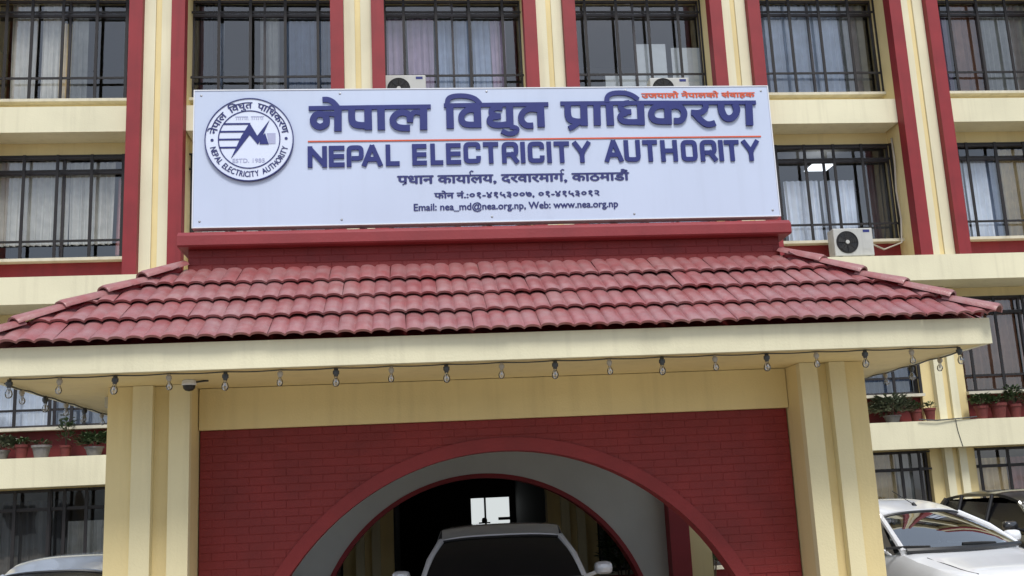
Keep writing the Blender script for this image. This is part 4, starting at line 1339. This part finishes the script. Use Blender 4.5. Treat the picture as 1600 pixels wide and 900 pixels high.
        for k in range(len(prof) - 1):
            for j in range(nn):
                q = i0 + k * nn
                mi.f.append((q + j, q + (j + 1) % nn, q + nn + (j + 1) % nn, q + nn + j))
        lp('side_mirror', mi, paint)
        # headlights, wheels, handles
        hl = MB().lathe([(0, -0.05), (0.10, -0.04), (0.15, 0.0), (0.15, 0.08)], (0, 0, 0), 16, 'Y')
        hl.v = [(s_ * 0.62 + x * 1.15, f + 0.17 + y + 0.12 * abs(x), 0.74 + z * 0.55) for x, y, z in hl.v]
        lp('headlight', hl, LAMP)
        for yy in (f + 0.85, r - 0.85):
            wx = s_ * (W / 2 - 0.11)
            t_ = lp('wheel', MB().lathe([(0.21, -0.10), (0.30, -0.11), (0.335, -0.07), (0.335, 0.07), (0.30, 0.11), (0.21, 0.10), (0.21, -0.10)], (wx + s_ * 0.02, yy, 0.335), 24, 'X'), RUB)
            lp('rim', MB().lathe([(0, 0.07 * s_), (0.05, 0.09 * s_), (0.09, 0.05 * s_), (0.19, 0.085 * s_), (0.212, 0.09 * s_), (0.212, 0.0)], (wx + s_ * 0.02, yy, 0.335), 20, 'X'), RIM, t_)
        for yy in (0.15, 1.05):
            lp('door_handle', MB().box(min(s_ * (W / 2 - 0.03), s_ * (W / 2 + 0.025)), max(s_ * (W / 2 - 0.03), s_ * (W / 2 + 0.025)), yy, yy + 0.16, belt - 0.16, belt - 0.13), paint)
        # wiper
        p0 = ws(0.5 + s_ * 0.28 - 0.05, 0.02); p1 = ws(0.5 + s_ * 0.28 - 0.34, 0.06)
        o3 = lambda p, d_: (p[0], p[1] - d_ * 0.35, p[2] + d_ * 0.2)
        mid = ws(0.5 + s_ * 0.28 - 0.2, 0.05)
        lp('wiper', MB().tube([o3(p0, 0.05), o3(mid, 0.035), o3(p1, 0.02)], 0.016, 5), BLACK)
        sm = MB()
        ys_ = [wbase - 0.22 - 0.12 * q for q in range(9)]
        sm.tube([(s_ * interp(wid, y) * 0.74, y, interp(top, y) + 0.002) for y in ys_ if y > f + 0.3], 0.0045, 5)
        lp('bonnet_seam', sm, BLACK)
    # grille, bumper, plate
    gr = MB()
    for k in range(4):
        gr.box(-0.42, 0.42, f + 0.015, f + 0.10, 0.60 + 0.045 * k, 0.625 + 0.045 * k)
    lp('front_grille', gr, BLACK, smooth=False)
    lp('bumper', MB().box(-0.74, 0.74, f - 0.03, f + 0.16, 0.36, 0.52), paint, smooth=False)
    # cabin: dark interior, dashboard, seats, rear view mirror
    lp('cabin', MB().box(-W / 2 + 0.12, W / 2 - 0.12, wbase + 0.22, rrear + 0.15, belt + 0.035, belt + 0.05).box(-0.68, 0.68, wbase + 0.10, wbase + 0.45, belt + 0.05, belt + 0.09), SEAT, smooth=False)
    for sx in (-0.36, 0.36):
        lp('seat', MB().box(sx - 0.22, sx + 0.22, 0.15, 0.28, belt + 0.051, belt + 0.28).box(sx - 0.12, sx + 0.12, 0.17, 0.26, belt + 0.30, belt + 0.45), SEAT, smooth=False)
    lp('rear_view_mirror', MB().box(-0.11, 0.11, rfront - 0.16, rfront - 0.13, Hh - 0.26, Hh - 0.20), METAL, smooth=False)
    rg = MB().quad((-roofw * 0.95, rrear, roofz(rrear, roofw) - 0.02), (roofw * 0.95, rrear, roofz(rrear, roofw) - 0.02), (W / 2 - 0.12, rrear + 0.3, belt + 0.05), (-W / 2 + 0.12, rrear + 0.3, belt + 0.05))
    lp('rear_window', rg, CARG, smooth=False)
    if antenna:
        ya = rfront + 0.10
        lp('antenna', MB().tube([(0.02, ya, roofz(ya, 0) - 0.005), (0.02, ya + 0.03, roofz(ya, 0) + 0.035)], [0.03, 0.02], 8).tube([(0.02, ya + 0.02, roofz(ya, 0) + 0.02), (-0.06, ya + 0.30, roofz(ya, 0) + 0.19)], 0.005, 5), BLACK)
    if rails:
        for s_ in (-1, 1):
            lp('roof_rail', MB().tube([(s_ * (roofw - 0.06), rfront + 0.25 + 0.2 * j, roofz(rfront + 0.25 + 0.2 * j, roofw * 0.9) + (0.05 if 0 < j < 7 else 0.0)) for j in range(8)], 0.014, 6), METAL)
    return T_
car('parked_car', 'white car parked right of the porch with a short roof aerial', 'car', (5.27, 2.90, 0), math.radians(12), CW, W=1.84, Hh=1.70, belt=1.06, hood=1.02)
car('parked_car', 'silver white car standing under the porch arch, only roof, windscreen and mirrors in view', 'car', (0.08, 1.70, 0), math.radians(-4), CS, CARG=CARD, W=1.86, Hh=1.65, belt=1.04, hood=1.02, roofw=0.645, antenna=False, drop=0.09, crown=0.035, ms=0.92)
car('parked_car', 'pale blue silver car left of the porch, only its roof showing', 'car', (-5.02, 3.3, 0), math.radians(-4), CB, Hh=1.50, belt=0.96, hood=0.92, antenna=False, CARG=CARD, roofw=0.60)
car('parked_car', 'black car behind the white one at the right edge', 'car', (8.62, 5.2, 0), math.radians(2), CK, CARG=CARD, W=1.9, Hh=1.72, belt=1.08, hood=1.05, antenna=False, roofw=0.64)
